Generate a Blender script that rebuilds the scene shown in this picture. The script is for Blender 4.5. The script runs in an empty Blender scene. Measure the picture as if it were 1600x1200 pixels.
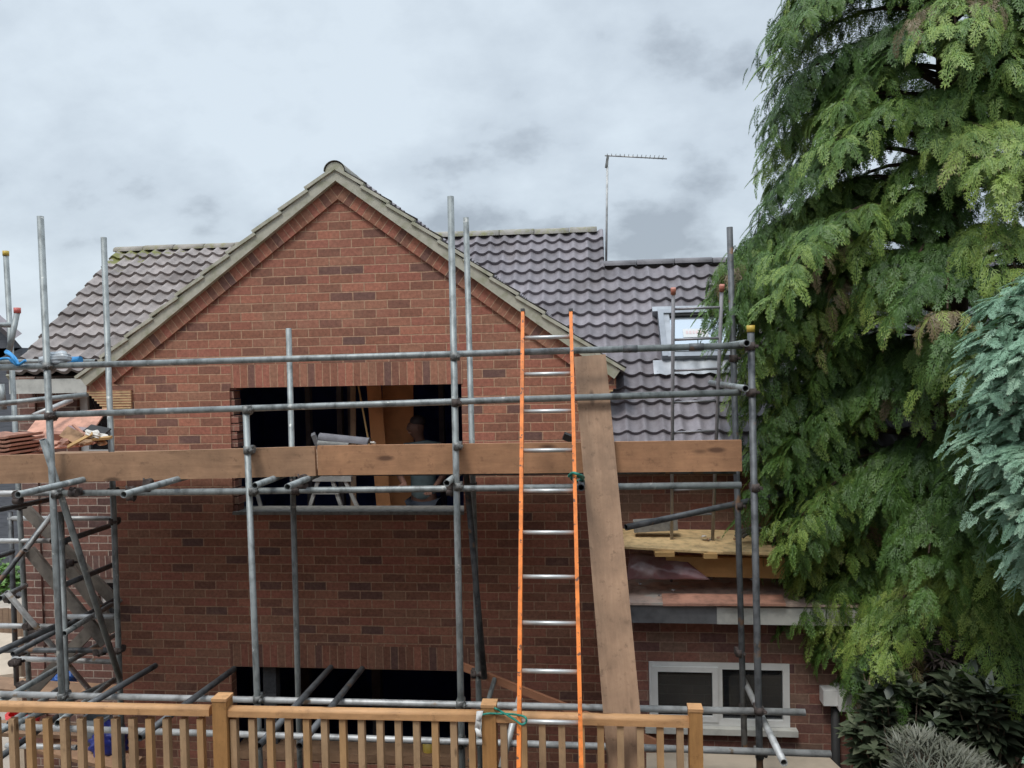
import bpy, bmesh, math, random
import numpy as np
from mathutils import Vector, Matrix
rnd = random.Random(7)
R = math.radians
C = bpy.context.scene.collection
scene = bpy.context.scene

# ---------------------------------------------------------------- camera
EYE = 5.05
YAW, PITCH, ROLL, F = R(5.8), R(-1.43), 0.020, 1200.0
_h = Vector((-math.sin(YAW), math.cos(YAW), 0)); _r = Vector((math.cos(YAW), math.sin(YAW), 0)); _u = Vector((0, 0, 1))
FWD = _h*math.cos(PITCH) + _u*math.sin(PITCH)
UP0 = _u*math.cos(PITCH) - _h*math.sin(PITCH)
RGT = _r*math.cos(ROLL) - UP0*math.sin(ROLL)
UPV = UP0*math.cos(ROLL) + _r*math.sin(ROLL)
CAM = Vector((0, 0, EYE))
cam = bpy.data.objects.new("camera", bpy.data.cameras.new("camera")); C.objects.link(cam)
m = Matrix((RGT, UPV, -FWD)).transposed().to_4x4(); m.translation = CAM
cam.matrix_world = m
cam.data.sensor_width = 36; cam.data.lens = 27.0; cam.data.clip_end = 2000; cam.data.clip_start = 0.05
scene.camera = cam

# ---------------------------------------------------------------- world, sun, exposure
SUN_EL, SUN_AZ = R(60), R(-155)      # azimuth measured from +Y towards +X
world = bpy.data.worlds.new("World"); scene.world = world; world.use_nodes = True
nt = world.node_tree; nt.nodes.clear()
N = nt.nodes.new; Lk = nt.links.new
out = N('ShaderNodeOutputWorld'); bg = N('ShaderNodeBackground'); sky = N('ShaderNodeTexSky')
sky.sky_type = 'NISHITA'; sky.sun_disc = False; sky.sun_elevation = SUN_EL; sky.sun_rotation = SUN_AZ
sky.air_density = 1.2; sky.dust_density = 2.0
tc = N('ShaderNodeTexCoord'); sep = N('ShaderNodeSeparateXYZ'); Lk(tc.outputs['Generated'], sep.inputs[0])
# project the view direction on a cloud layer so clouds flatten towards the horizon
mx = N('ShaderNodeMath'); mx.operation = 'MAXIMUM'; Lk(sep.outputs['Z'], mx.inputs[0]); mx.inputs[1].default_value = 0.0
ad = N('ShaderNodeMath'); ad.operation = 'ADD'; Lk(mx.outputs[0], ad.inputs[0]); ad.inputs[1].default_value = 0.75
dv = N('ShaderNodeVectorMath'); dv.operation = 'DIVIDE'; Lk(tc.outputs['Generated'], dv.inputs[0])
cb = N('ShaderNodeCombineXYZ')
for i in range(3): Lk(ad.outputs[0], cb.inputs[i])
Lk(cb.outputs[0], dv.inputs[1])
mp = N('ShaderNodeMapping'); Lk(dv.outputs[0], mp.inputs['Vector']); mp.inputs['Location'].default_value = (3.1, 1.7, 0.4); mp.inputs['Scale'].default_value = (1.0, 1.2, 1.1)
def noise(scale, detail, rough, src):
    n = N('ShaderNodeTexNoise'); n.inputs['Scale'].default_value = scale; n.inputs['Detail'].default_value = detail
    n.inputs['Roughness'].default_value = rough; Lk(src, n.inputs['Vector']); return n
n1 = noise(3.2, 9, 0.55, mp.outputs[0]); n2 = noise(1.8, 4, 0.5, mp.outputs[0])
mxn = N('ShaderNodeMix'); mxn.data_type = 'FLOAT'; mxn.inputs['Factor'].default_value = 0.4
Lk(n1.outputs['Fac'], mxn.inputs['A']); Lk(n2.outputs['Fac'], mxn.inputs['B'])
cr = N('ShaderNodeValToRGB'); Lk(mxn.outputs['Result'], cr.inputs[0])
e = cr.color_ramp.elements; e[0].position = 0.43; e[0].color = (0.38, 0.435, 0.50, 1); e[1].position = 0.56; e[1].color = (0.71, 0.80, 0.88, 1)
x = cr.color_ramp.elements.new(0.48); x.color = (0.59, 0.67, 0.75, 1)
# overcast skies are brighter overhead than at the horizon
zr = N('ShaderNodeMapRange'); Lk(sep.outputs['Z'], zr.inputs['Value'])
zr.inputs['From Min'].default_value = 0.45; zr.inputs['From Max'].default_value = 1.0; zr.inputs['To Min'].default_value = 1.0; zr.inputs['To Max'].default_value = 3.6
vs = N('ShaderNodeVectorMath'); vs.operation = 'SCALE'; Lk(cr.outputs[0], vs.inputs[0]); Lk(zr.outputs[0], vs.inputs['Scale'])
sk = N('ShaderNodeVectorMath'); sk.operation = 'SCALE'; Lk(sky.outputs[0], sk.inputs[0]); sk.inputs['Scale'].default_value = 1.0
# clouds are given in units of the background strength
cl = N('ShaderNodeVectorMath'); cl.operation = 'SCALE'; Lk(vs.outputs[0], cl.inputs[0]); cl.inputs['Scale'].default_value = 10.0
mix = N('ShaderNodeMix'); mix.data_type = 'RGBA'; mix.inputs['Factor'].default_value = 0.88
Lk(sk.outputs[0], mix.inputs['A']); Lk(cl.outputs[0], mix.inputs['B'])
Lk(mix.outputs['Result'], bg.inputs['Color']); bg.inputs['Strength'].default_value = 0.1
Lk(bg.outputs[0], out.inputs['Surface'])
sun = bpy.data.objects.new("sun", bpy.data.lights.new("sun", 'SUN')); C.objects.link(sun)
sun.data.energy = 1.5; sun.data.angle = R(14); sun.data.color = (1.0, 0.96, 0.9)
sd = Vector((math.sin(SUN_AZ)*math.cos(SUN_EL), math.cos(SUN_AZ)*math.cos(SUN_EL), math.sin(SUN_EL)))
sun.rotation_euler = sd.to_track_quat('Z', 'Y').to_euler(); sun.location = (0, -5, 20)
vs_ = scene.view_settings; vs_.view_transform = 'Standard'; vs_.look = 'None'; vs_.gamma = 1; vs_.use_curve_mapping = False; vs_.exposure = 0.12
scene.cycles.max_bounces = 6; scene.cycles.transparent_max_bounces = 6

# ---------------------------------------------------------------- surveying helpers (pixel of the 1600x1200 photo -> point on a real plane)
def ray(px, py): return FWD + RGT*((px-800)/F) + UPV*((600-py)/F)
def P(px, py, Y):
    d = ray(px, py); return CAM + d*(Y/d.y)
def PZ(px, py, z):
    d = ray(px, py); return CAM + d*((z-EYE)/d.z)
def PX(px, py, X):
    d = ray(px, py); return CAM + d*(X/d.x)

# ---------------------------------------------------------------- materials
def newmat(name):
    ma = bpy.data.materials.new(name); ma.use_nodes = True
    return ma, ma.node_tree, ma.node_tree.nodes['Principled BSDF']
def nd(t, kind, **kw):
    n = t.nodes.new(kind)
    for k, v in kw.items():
        if k in n.inputs: n.inputs[k].default_value = v
        else: setattr(n, k, v)
    return n
def ramp(t, src, stops):
    r = t.nodes.new('ShaderNodeValToRGB'); t.links.new(src, r.inputs[0]); el = r.color_ramp.elements
    while len(el) < len(stops): el.new(0.5)
    for q, (p, c) in zip(el, stops): q.position = p; q.color = (*c, 1)
    return r
def plain(name, col, rough=0.7, metal=0.0, var=0.25, scale=8.0, bump=0.0, col2=None, stretch=(1, 1, 1), detail=5, spots=None):
    """base colour broken up by noise; col2 = second colour of stains"""
    ma, t, b = newmat(name)
    tc = nd(t, 'ShaderNodeTexCoord'); mp = nd(t, 'ShaderNodeMapping'); t.links.new(tc.outputs['Object'], mp.inputs['Vector'])
    mp.inputs['Scale'].default_value = stretch
    n = nd(t, 'ShaderNodeTexNoise', Scale=scale, Detail=detail, Roughness=0.6); t.links.new(mp.outputs[0], n.inputs['Vector'])
    c2 = col2 or tuple(c*(1-var*1.6) for c in col)
    hi = tuple(min(1, c*(1+var*0.6)) for c in col)
    r = ramp(t, n.outputs['Fac'], [(0.30, c2), (0.52, col), (0.72, hi)])
    src = r.outputs[0]
    if spots:
        n3 = nd(t, 'ShaderNodeTexNoise', Scale=spots[1], Detail=3, Roughness=0.5); t.links.new(tc.outputs['Object'], n3.inputs['Vector'])
        mr = nd(t, 'ShaderNodeMapRange'); mr.inputs['From Min'].default_value = spots[2]; mr.inputs['From Max'].default_value = spots[2]+0.06
        t.links.new(n3.outputs['Fac'], mr.inputs['Value'])
        mm = nd(t, 'ShaderNodeMix', data_type='RGBA'); t.links.new(mr.outputs[0], mm.inputs['Factor']); t.links.new(src, mm.inputs['A']); mm.inputs['B'].default_value = (*spots[0], 1)
        src = mm.outputs['Result']
    t.links.new(src, b.inputs['Base Color'])
    b.inputs['Roughness'].default_value = rough; b.inputs['Metallic'].default_value = metal
    if bump:
        bp = nd(t, 'ShaderNodeBump', Strength=bump, Distance=0.01); t.links.new(n.outputs['Fac'], bp.inputs['Height']); t.links.new(bp.outputs[0], b.inputs['Normal'])
    return ma
def brick(name, bw=0.225, rh=0.085, mortar=(0.43, 0.265, 0.17), tones=None, ms=0.0065, offset=0.5, dirt=0.3):
    ma, t, b = newmat(name)
    uv = nd(t, 'ShaderNodeUVMap')
    # slightly wavy lines so that joints are not ruler straight
    nn = nd(t, 'ShaderNodeTexNoise', Scale=9.0, Detail=2.0); t.links.new(uv.outputs[0], nn.inputs['Vector'])
    sb = nd(t, 'ShaderNodeVectorMath', operation='SUBTRACT'); t.links.new(nn.outputs['Color'], sb.inputs[0]); sb.inputs[1].default_value = (0.5, 0.5, 0.5)
    sc = nd(t, 'ShaderNodeVectorMath', operation='SCALE'); t.links.new(sb.outputs[0], sc.inputs[0]); sc.inputs['Scale'].default_value = 0.008
    av = nd(t, 'ShaderNodeVectorMath', operation='ADD'); t.links.new(uv.outputs[0], av.inputs[0]); t.links.new(sc.outputs[0], av.inputs[1])
    bt = nd(t, 'ShaderNodeTexBrick'); t.links.new(av.outputs[0], bt.inputs['Vector'])
    bt.inputs['Color1'].default_value = (0, 0, 0, 1); bt.inputs['Color2'].default_value = (1, 1, 1, 1); bt.inputs['Mortar'].default_value = (0.5, 0.5, 0.5, 1)
    for k, v in (('Scale', 1.0), ('Mortar Size', ms), ('Mortar Smooth', 0.5), ('Brick Width', bw), ('Row Height', rh), ('Bias', 0.0)): bt.inputs[k].default_value = v
    bt.offset = offset; bt.offset_frequency = 2
    tones = tones or [(0.0, (0.155, 0.085, 0.072)), (0.10, (0.22, 0.10, 0.07)), (0.30, (0.29, 0.122, 0.075)), (0.52, (0.36, 0.132, 0.090)), (0.75, (0.31, 0.152, 0.096)), (0.92, (0.40, 0.160, 0.102))]
    r = ramp(t, bt.outputs['Color'], tones)
    n = nd(t, 'ShaderNodeTexNoise', Scale=30.0, Detail=5.0, Roughness=0.7); t.links.new(uv.outputs[0], n.inputs['Vector'])
    n2 = nd(t, 'ShaderNodeTexNoise', Scale=1.3, Detail=4.0, Roughness=0.6); t.links.new(uv.outputs[0], n2.inputs['Vector'])
    v1 = nd(t, 'ShaderNodeMapRange'); t.links.new(n.outputs['Fac'], v1.inputs['Value']); v1.inputs['From Min'].default_value = 0.2; v1.inputs['From Max'].default_value = 0.8; v1.inputs['To Min'].default_value = 0.55; v1.inputs['To Max'].default_value = 1.42
    v2 = nd(t, 'ShaderNodeMapRange'); t.links.new(n2.outputs['Fac'], v2.inputs['Value']); v2.inputs['From Min'].default_value = 0.3; v2.inputs['From Max'].default_value = 0.7; v2.inputs['To Min'].default_value = 1-dirt*0.5; v2.inputs['To Max'].default_value = 1+dirt*0.4
    mu = nd(t, 'ShaderNodeMath', operation='MULTIPLY'); t.links.new(v1.outputs[0], mu.inputs[0]); t.links.new(v2.outputs[0], mu.inputs[1])
    s1 = nd(t, 'ShaderNodeVectorMath', operation='SCALE'); t.links.new(r.outputs[0], s1.inputs[0]); t.links.new(mu.outputs[0], s1.inputs['Scale'])
    mc = nd(t, 'ShaderNodeVectorMath', operation='SCALE'); mc.inputs[0].default_value = mortar; t.links.new(v1.outputs[0], mc.inputs['Scale'])
    mm = nd(t, 'ShaderNodeMix', data_type='RGBA'); t.links.new(bt.outputs['Fac'], mm.inputs['Factor']); t.links.new(s1.outputs[0], mm.inputs['A']); t.links.new(mc.outputs[0], mm.inputs['B'])
    # pale bloom and smears of mortar in irregular patches
    n4 = nd(t, 'ShaderNodeTexNoise', Scale=3.2, Detail=8.0, Roughness=0.75, Distortion=0.8); t.links.new(uv.outputs[0], n4.inputs['Vector'])
    m4 = nd(t, 'ShaderNodeMapRange'); t.links.new(n4.outputs['Fac'], m4.inputs['Value']); m4.inputs['From Min'].default_value = 0.52; m4.inputs['From Max'].default_value = 0.80; m4.inputs['To Max'].default_value = 0.55
    mb = nd(t, 'ShaderNodeMix', data_type='RGBA'); t.links.new(m4.outputs[0], mb.inputs['Factor']); t.links.new(mm.outputs['Result'], mb.inputs['A']); mb.inputs['B'].default_value = (mortar[0]*0.85, mortar[1]*0.85, mortar[2]*0.85, 1)
    t.links.new(mb.outputs['Result'], b.inputs['Base Color']); b.inputs['Roughness'].default_value = 0.92
    iv = nd(t, 'ShaderNodeMath', operation='SUBTRACT'); iv.inputs[0].default_value = 1.0; t.links.new(bt.outputs['Fac'], iv.inputs[1])
    a2 = nd(t, 'ShaderNodeMath', operation='MULTIPLY_ADD'); t.links.new(n.outputs['Fac'], a2.inputs[0]); a2.inputs[1].default_value = 0.35; t.links.new(iv.outputs[0], a2.inputs[2])
    bp = nd(t, 'ShaderNodeBump', Strength=0.55, Distance=0.006); t.links.new(a2.outputs[0], bp.inputs['Height']); t.links.new(bp.outputs[0], b.inputs['Normal'])
    return ma
def wood(name, light, dark, scale=1.0, rough=0.75, knots=True, grime=0.0, axis='X'):
    ma, t, b = newmat(name)
    tc = nd(t, 'ShaderNodeTexCoord'); mp = nd(t, 'ShaderNodeMapping'); t.links.new(tc.outputs['UV'], mp.inputs['Vector'])
    mp.inputs['Scale'].default_value = (2.2*scale, 20*scale, 20*scale)
    n = nd(t, 'ShaderNodeTexNoise', Scale=1.6, Detail=7.0, Roughness=0.65, Distortion=0.6); t.links.new(mp.outputs[0], n.inputs['Vector'])
    r = ramp(t, n.outputs['Fac'], [(0.22, tuple(0.6*a+0.4*c for a, c in zip(dark, light))), (0.5, tuple((a+2*c)/3 for a, c in zip(dark, light))), (0.75, light)])
    src = r.outputs[0]
    n2 = nd(t, 'ShaderNodeTexNoise', Scale=3.5, Detail=7.0, Roughness=0.65); t.links.new(tc.outputs['UV'], n2.inputs['Vector'])
    v2 = nd(t, 'ShaderNodeMapRange'); t.links.new(n2.outputs['Fac'], v2.inputs['Value']); v2.inputs['From Min'].default_value = 0.3; v2.inputs['From Max'].default_value = 0.7
    v2.inputs['To Min'].default_value = 0.78-grime*0.3; v2.inputs['To Max'].default_value = 1.12
    s1 = nd(t, 'ShaderNodeVectorMath', operation='SCALE'); t.links.new(src, s1.inputs[0]); t.links.new(v2.outputs[0], s1.inputs['Scale']); src = s1.outputs[0]
    if grime:
        n5 = nd(t, 'ShaderNodeTexNoise', Scale=13.0, Detail=6.0, Roughness=0.7); t.links.new(tc.outputs['UV'], n5.inputs['Vector'])
        m5 = nd(t, 'ShaderNodeMapRange'); t.links.new(n5.outputs['Fac'], m5.inputs['Value']); m5.inputs['From Min'].default_value = 0.56; m5.inputs['From Max'].default_value = 0.66; m5.inputs['To Max'].default_value = 0.5
        x5 = nd(t, 'ShaderNodeMix', data_type='RGBA'); t.links.new(m5.outputs[0], x5.inputs['Factor']); t.links.new(src, x5.inputs['A']); x5.inputs['B'].default_value = (*[c*0.55 for c in dark], 1); src = x5.outputs['Result']
    if knots:
        mk = nd(t, 'ShaderNodeMapping'); t.links.new(tc.outputs['UV'], mk.inputs['Vector']); mk.inputs['Scale'].default_value = (2.2*scale, 7*scale, 7*scale)
        vo = nd(t, 'ShaderNodeTexVoronoi', Scale=1.0); t.links.new(mk.outputs[0], vo.inputs['Vector'])
        mr = nd(t, 'ShaderNodeMapRange'); t.links.new(vo.outputs['Distance'], mr.inputs['Value']); mr.inputs['From Min'].default_value = 0.07; mr.inputs['From Max'].default_value = 0.15
        mm = nd(t, 'ShaderNodeMix', data_type='RGBA'); t.links.new(mr.outputs[0], mm.inputs['Factor']); mm.inputs['A'].default_value = (*[c*0.45 for c in dark], 1); t.links.new(src, mm.inputs['B'])
        src = mm.outputs['Result']
    t.links.new(src, b.inputs['Base Color']); b.inputs['Roughness'].default_value = rough
    bp = nd(t, 'ShaderNodeBump', Strength=0.35, Distance=0.004); t.links.new(n.outputs['Fac'], bp.inputs['Height']); t.links.new(bp.outputs[0], b.inputs['Normal'])
    return ma
def tile_mat(name, base, moss_z=None, per=0.16, lichen=0.3, brown=(0.16, 0.12, 0.10)):
    ma, t, b = newmat(name)
    uv = nd(t, 'ShaderNodeUVMap'); tc = nd(t, 'ShaderNodeTexCoord')
    fl = nd(t, 'ShaderNodeVectorMath', operation='FLOOR'); t.links.new(uv.outputs[0], fl.inputs[0])
    wn = nd(t, 'ShaderNodeTexWhiteNoise', noise_dimensions='2D'); t.links.new(fl.outputs[0], wn.inputs['Vector'])
    n = nd(t, 'ShaderNodeTexNoise', Scale=22.0, Detail=6.0, Roughness=0.7); t.links.new(tc.outputs['Object'], n.inputs['Vector'])
    n2 = nd(t, 'ShaderNodeTexNoise', Scale=2.5, Detail=5.0, Roughness=0.6); t.links.new(tc.outputs['Object'], n2.inputs['Vector'])
    r = ramp(t, n2.outputs['Fac'], [(0.3, brown), (0.5, base), (0.75, tuple(min(1, c*1.25) for c in base))])
    v0 = nd(t, 'ShaderNodeMapRange'); t.links.new(wn.outputs['Value'], v0.inputs['Value']); v0.inputs['To Min'].default_value = 0.76; v0.inputs['To Max'].default_value = 1.2
    v1 = nd(t, 'ShaderNodeMapRange'); t.links.new(n.outputs['Fac'], v1.inputs['Value']); v1.inputs['From Min'].default_value = 0.25; v1.inputs['From Max'].default_value = 0.75; v1.inputs['To Min'].default_value = 1-lichen; v1.inputs['To Max'].default_value = 1+lichen*0.7
    mu = nd(t, 'ShaderNodeMath', operation='MULTIPLY'); t.links.new(v0.outputs[0], mu.inputs[0]); t.links.new(v1.outputs[0], mu.inputs[1])
    s = nd(t, 'ShaderNodeVectorMath', operation='SCALE'); t.links.new(r.outputs[0], s.inputs[0]); t.links.new(mu.outputs[0], s.inputs['Scale'])
    src = s.outputs[0]
    if moss_z:
        (xm, zm) = moss_z
        sp = nd(t, 'ShaderNodeSeparateXYZ'); t.links.new(tc.outputs['Object'], sp.inputs[0])
        a = nd(t, 'ShaderNodeMapRange'); t.links.new(sp.outputs['Z'], a.inputs['Value']); a.inputs['From Min'].default_value = zm-0.55; a.inputs['From Max'].default_value = zm; a.inputs['To Min'].default_value = -0.25; a.inputs['To Max'].default_value = 0.12
        a2 = nd(t, 'ShaderNodeMapRange'); t.links.new(sp.outputs['X'], a2.inputs['Value']); a2.inputs['From Min'].default_value = xm; a2.inputs['From Max'].default_value = xm+1.6; a2.inputs['To Min'].default_value = 0.10; a2.inputs['To Max'].default_value = -0.22
        n3 = nd(t, 'ShaderNodeTexNoise', Scale=9.0, Detail=5.0, Roughness=0.7); t.links.new(tc.outputs['Object'], n3.inputs['Vector'])
        s1 = nd(t, 'ShaderNodeMath', operation='ADD'); t.links.new(a.outputs[0], s1.inputs[0]); t.links.new(a2.outputs[0], s1.inputs[1])
        s2 = nd(t, 'ShaderNodeMath', operation='ADD'); t.links.new(s1.outputs[0], s2.inputs[0]); t.links.new(n3.outputs['Fac'], s2.inputs[1])
        mr = nd(t, 'ShaderNodeMapRange'); t.links.new(s2.outputs[0], mr.inputs['Value']); mr.inputs['From Min'].default_value = 0.56; mr.inputs['From Max'].default_value = 0.64
        mm = nd(t, 'ShaderNodeMix', data_type='RGBA'); t.links.new(mr.outputs[0], mm.inputs['Factor']); t.links.new(src, mm.inputs['A']); mm.inputs['B'].default_value = (0.17, 0.17, 0.045, 1)
        src = mm.outputs['Result']
    t.links.new(src, b.inputs['Base Color']); b.inputs['Roughness'].default_value = 0.62
    bp = nd(t, 'ShaderNodeBump', Strength=0.25, Distance=0.004); t.links.new(n.outputs['Fac'], bp.inputs['Height']); t.links.new(bp.outputs[0], b.inputs['Normal'])
    return ma
def leaf_mat(name, lo, hi, tip, rough=0.5, trans=0.15):
    ma, t, b = newmat(name)
    at = nd(t, 'ShaderNodeAttribute', attribute_name='tone')
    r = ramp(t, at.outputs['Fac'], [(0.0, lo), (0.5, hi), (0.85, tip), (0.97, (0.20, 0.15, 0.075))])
    t.links.new(r.outputs[0], b.inputs['Base Color']); b.inputs['Roughness'].default_value = rough
    tr = nd(t, 'ShaderNodeBsdfTranslucent'); t.links.new(r.outputs[0], tr.inputs['Color'])
    mx = nd(t, 'ShaderNodeMixShader'); mx.inputs[0].default_value = trans
    t.links.new(b.outputs[0], mx.inputs[1]); t.links.new(tr.outputs[0], mx.inputs[2])
    t.links.new(mx.outputs[0], t.nodes['Material Output'].inputs['Surface'])
    return ma

M = {}
M['brick'] = brick('red_brick')
M['brick_old'] = brick('brown_brick', mortar=(0.42, 0.34, 0.28), tones=[(0, (0.10, 0.055, 0.05)), (0.3, (0.18, 0.085, 0.065)), (0.6, (0.23, 0.105, 0.08)), (0.9, (0.17, 0.10, 0.085))], ms=0.007)
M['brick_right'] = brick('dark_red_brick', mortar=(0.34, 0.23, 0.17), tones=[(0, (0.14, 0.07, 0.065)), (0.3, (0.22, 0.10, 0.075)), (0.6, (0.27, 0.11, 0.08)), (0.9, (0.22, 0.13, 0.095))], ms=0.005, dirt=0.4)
M['soldier'] = brick('soldier_brick', bw=0.24, rh=0.0755, offset=0.0, ms=0.005)
M['slips'] = plain('creasing_tile', (0.42, 0.21, 0.12), 0.9, scale=14, var=0.3)
M['buff'] = plain('buff_mortar', (0.66, 0.48, 0.26), 0.95, scale=20, var=0.2)
M['verge'] = plain('weathered_verge', (0.44, 0.42, 0.34), 0.9, scale=9, var=0.3, bump=0.3, col2=(0.30, 0.30, 0.20))
M['ridge'] = plain('weathered_ridge', (0.30, 0.28, 0.25), 0.9, scale=12, var=0.3, bump=0.3, col2=(0.22, 0.22, 0.09))
M['ridge_grey'] = plain('grey_ridge', (0.17, 0.16, 0.17), 0.7, scale=12, var=0.2)
M['steel'] = plain('galvanised_tube', (0.27, 0.29, 0.285), 0.5, 0.35, var=0.35, scale=16, stretch=(1, 1, 0.5), spots=((0.50, 0.50, 0.47), 14.0, 0.66))
M['steel_old'] = plain('dull_tube', (0.12, 0.125, 0.13), 0.55, 0.35, var=0.4, scale=12, spots=((0.22, 0.13, 0.08), 7.0, 0.63))
M['steel_pale'] = plain('pale_tube', (0.46, 0.46, 0.45), 0.48, 0.3, var=0.3, scale=10, spots=((0.30, 0.22, 0.15), 9.0, 0.66))
M['coupler'] = plain('coupler_steel', (0.22, 0.22, 0.21), 0.6, 0.5, var=0.5, scale=30)
M['coupler_rust'] = plain('rusty_coupler', (0.10, 0.078, 0.07), 0.8, 0.3, var=0.5, scale=30)
M['pipe_in'] = plain('pipe_inside', (0.03, 0.03, 0.03), 0.9)
M['board'] = wood('toe_board_wood', (0.52, 0.275, 0.14), (0.31, 0.15, 0.08), scale=0.8, grime=0.5)
M['board_left'] = wood('toe_board_wood_left', (0.46, 0.27, 0.155), (0.27, 0.15, 0.085), scale=0.8, grime=0.5)
M['board_old'] = wood('old_scaffold_board', (0.42, 0.265, 0.165), (0.23, 0.135, 0.08), scale=0.9, grime=0.6)
M['deckwood'] = wood('decking_timber', (0.66, 0.37, 0.17), (0.42, 0.21, 0.09), scale=1.3, rough=0.6, grime=0.3)
M['baluster'] = wood('baluster_timber', (0.54, 0.36, 0.205), (0.34, 0.20, 0.105), scale=1.6, rough=0.65, grime=0.3)
M['baluster_dark'] = wood('baluster_timber_dark', (0.56, 0.34, 0.16), (0.36, 0.19, 0.08), scale=1.6, rough=0.65)
M['stringer'] = plain('stringer_timber', (0.19, 0.165, 0.14), 0.9, var=0.3)
M['stud'] = plain('stud_timber', (0.16, 0.13, 0.12), 0.9, var=0.2)
M['postwood'] = wood('post_timber', (0.52, 0.27, 0.095), (0.30, 0.14, 0.045), scale=1.6, rough=0.65, grime=0.2)
M['batten'] = wood('red_batten', (0.42, 0.19, 0.10), (0.28, 0.12, 0.07), knots=False)
M['orange'] = plain('orange_paint', (0.86, 0.235, 0.04), 0.55, var=0.3, scale=11, spots=((0.16, 0.07, 0.04), 30.0, 0.62))
M['alu'] = plain('aluminium_rung', (0.55, 0.55, 0.53), 0.4, 0.5, var=0.2)
M['alu_dull'] = plain('dull_aluminium', (0.30, 0.29, 0.30), 0.5, 0.5, var=0.2)
M['black'] = plain('black_rubber', (0.02, 0.02, 0.02), 0.7)
M['tile_l'] = tile_mat('weathered_tile', (0.25, 0.215, 0.20), brown=(0.18, 0.145, 0.13))
M['tile_r'] = tile_mat('grey_tile', (0.205, 0.185, 0.20), brown=(0.16, 0.14, 0.145), lichen=0.22)
M['white'] = plain('white_frame', (0.72, 0.72, 0.70), 0.4, var=0.06)
M['fascia'] = plain('white_fascia', (0.58, 0.57, 0.52), 0.6, var=0.15)
M['lead'] = plain('lead_flashing', (0.16, 0.16, 0.165), 0.6, var=0.3, scale=5)
M['cream'] = plain('cream_panel', (0.52, 0.43, 0.33), 0.8, var=0.12, scale=3)
M['osb'] = plain('chipboard', (0.60, 0.42, 0.21), 0.8, var=0.25, scale=14, bump=0.2, spots=((0.28, 0.17, 0.09), 9.0, 0.66))
M['mdeck'] = plain('mortar_deck', (0.62, 0.46, 0.38), 0.9, var=0.3, scale=8, bump=0.4, spots=((0.58, 0.52, 0.46), 5.0, 0.58))
M['redboard'] = plain('red_board', (0.60, 0.31, 0.22), 0.8, var=0.25, scale=9)
M['yellow_timber'] = wood('yellow_timber', (0.55, 0.34, 0.13), (0.38, 0.22, 0.09))
M['concrete'] = plain('concrete_block', (0.20, 0.195, 0.18), 0.95, var=0.25, scale=20, bump=0.4)
M['plastic'] = plain('maroon_sheet', (0.20, 0.10, 0.105), 0.25, var=0.5, scale=3, col2=(0.30, 0.27, 0.26))
M['terracotta'] = plain('terracotta', (0.40, 0.20, 0.14), 0.85, var=0.3, scale=9, bump=0.3)
M['rubble'] = plain('rubble_mix', (0.42, 0.25, 0.14), 0.9, var=0.5, scale=7, bump=0.4)
M['paper'] = plain('torn_sack', (0.62, 0.58, 0.52), 0.8, var=0.3, scale=8)
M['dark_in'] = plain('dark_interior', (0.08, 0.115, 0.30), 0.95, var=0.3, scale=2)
M['block'] = brick('blockwork', bw=0.44, rh=0.225, mortar=(0.10, 0.10, 0.10), tones=[(0, (0.07, 0.07, 0.075)), (1, (0.10, 0.10, 0.105))])
M['ply'] = plain('plywood', (0.66, 0.28, 0.11), 0.8, var=0.2, scale=3)
M['blue_rope'] = plain('blue_rope', (0.03, 0.25, 0.55), 0.6)
M['green_rope'] = plain('green_rope', (0.02, 0.22, 0.16), 0.6, scale=40)
M['rag'] = plain('white_rag', (0.7, 0.7, 0.68), 0.9)
M['wrap'] = plain('plastic_wrap', (0.42, 0.45, 0.47), 0.25, var=0.25)
M['yellow'] = plain('yellow_cap', (0.55, 0.38, 0.06), 0.5, var=0.1)
M['redcap'] = plain('red_cap', (0.55, 0.13, 0.11), 0.5, var=0.1)
M['orcap'] = plain('orange_cap', (0.42, 0.15, 0.10), 0.5, var=0.1)
M['skin'] = plain('skin', (0.17, 0.085, 0.06), 0.6, var=0.1)
M['hair'] = plain('hair', (0.03, 0.02, 0.02), 0.7)
M['shirt'] = plain('grey_shirt', (0.17, 0.22, 0.22), 0.9, var=0.15)
M['trousers'] = plain('dark_trousers', (0.05, 0.06, 0.08), 0.9, var=0.15)
M['bark'] = plain('bark', (0.10, 0.065, 0.045), 0.95, var=0.4, scale=9, bump=0.6)
M['twig'] = plain('pale_twig', (0.23, 0.17, 0.12), 0.9, var=0.3)
M['cypress'] = leaf_mat('cypress_leaf', (0.028, 0.070, 0.018), (0.100, 0.195, 0.036), (0.32, 0.42, 0.085))  # lows also darkened for shade inside the crown, tips brightened for lit bough tops
M['cone'] = plain('cone', (0.20, 0.15, 0.085), 0.9, var=0.3, scale=30)
M['bluecon'] = leaf_mat('blue_conifer_leaf', (0.15, 0.28, 0.175), (0.27, 0.44, 0.30), (0.46, 0.63, 0.46))
M['rhodo'] = leaf_mat('shrub_leaf', (0.03, 0.05, 0.025), (0.08, 0.105, 0.06), (0.20, 0.22, 0.14), rough=0.35)
M['limeleaf'] = leaf_mat('lime_leaf', (0.10, 0.20, 0.02), (0.16, 0.28, 0.03), (0.2, 0.3, 0.05))
M['greyleaf'] = leaf_mat('grey_leaf', (0.11, 0.12, 0.085), (0.18, 0.185, 0.14), (0.30, 0.30, 0.24))
M['hedgeleaf'] = leaf_mat('hedge_leaf', (0.06, 0.13, 0.03), (0.12, 0.24, 0.05), (0.2, 0.34, 0.09))
M['deadleaf'] = leaf_mat('dead_leaf', (0.045, 0.035, 0.03), (0.08, 0.065, 0.055), (0.14, 0.12, 0.11))
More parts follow.
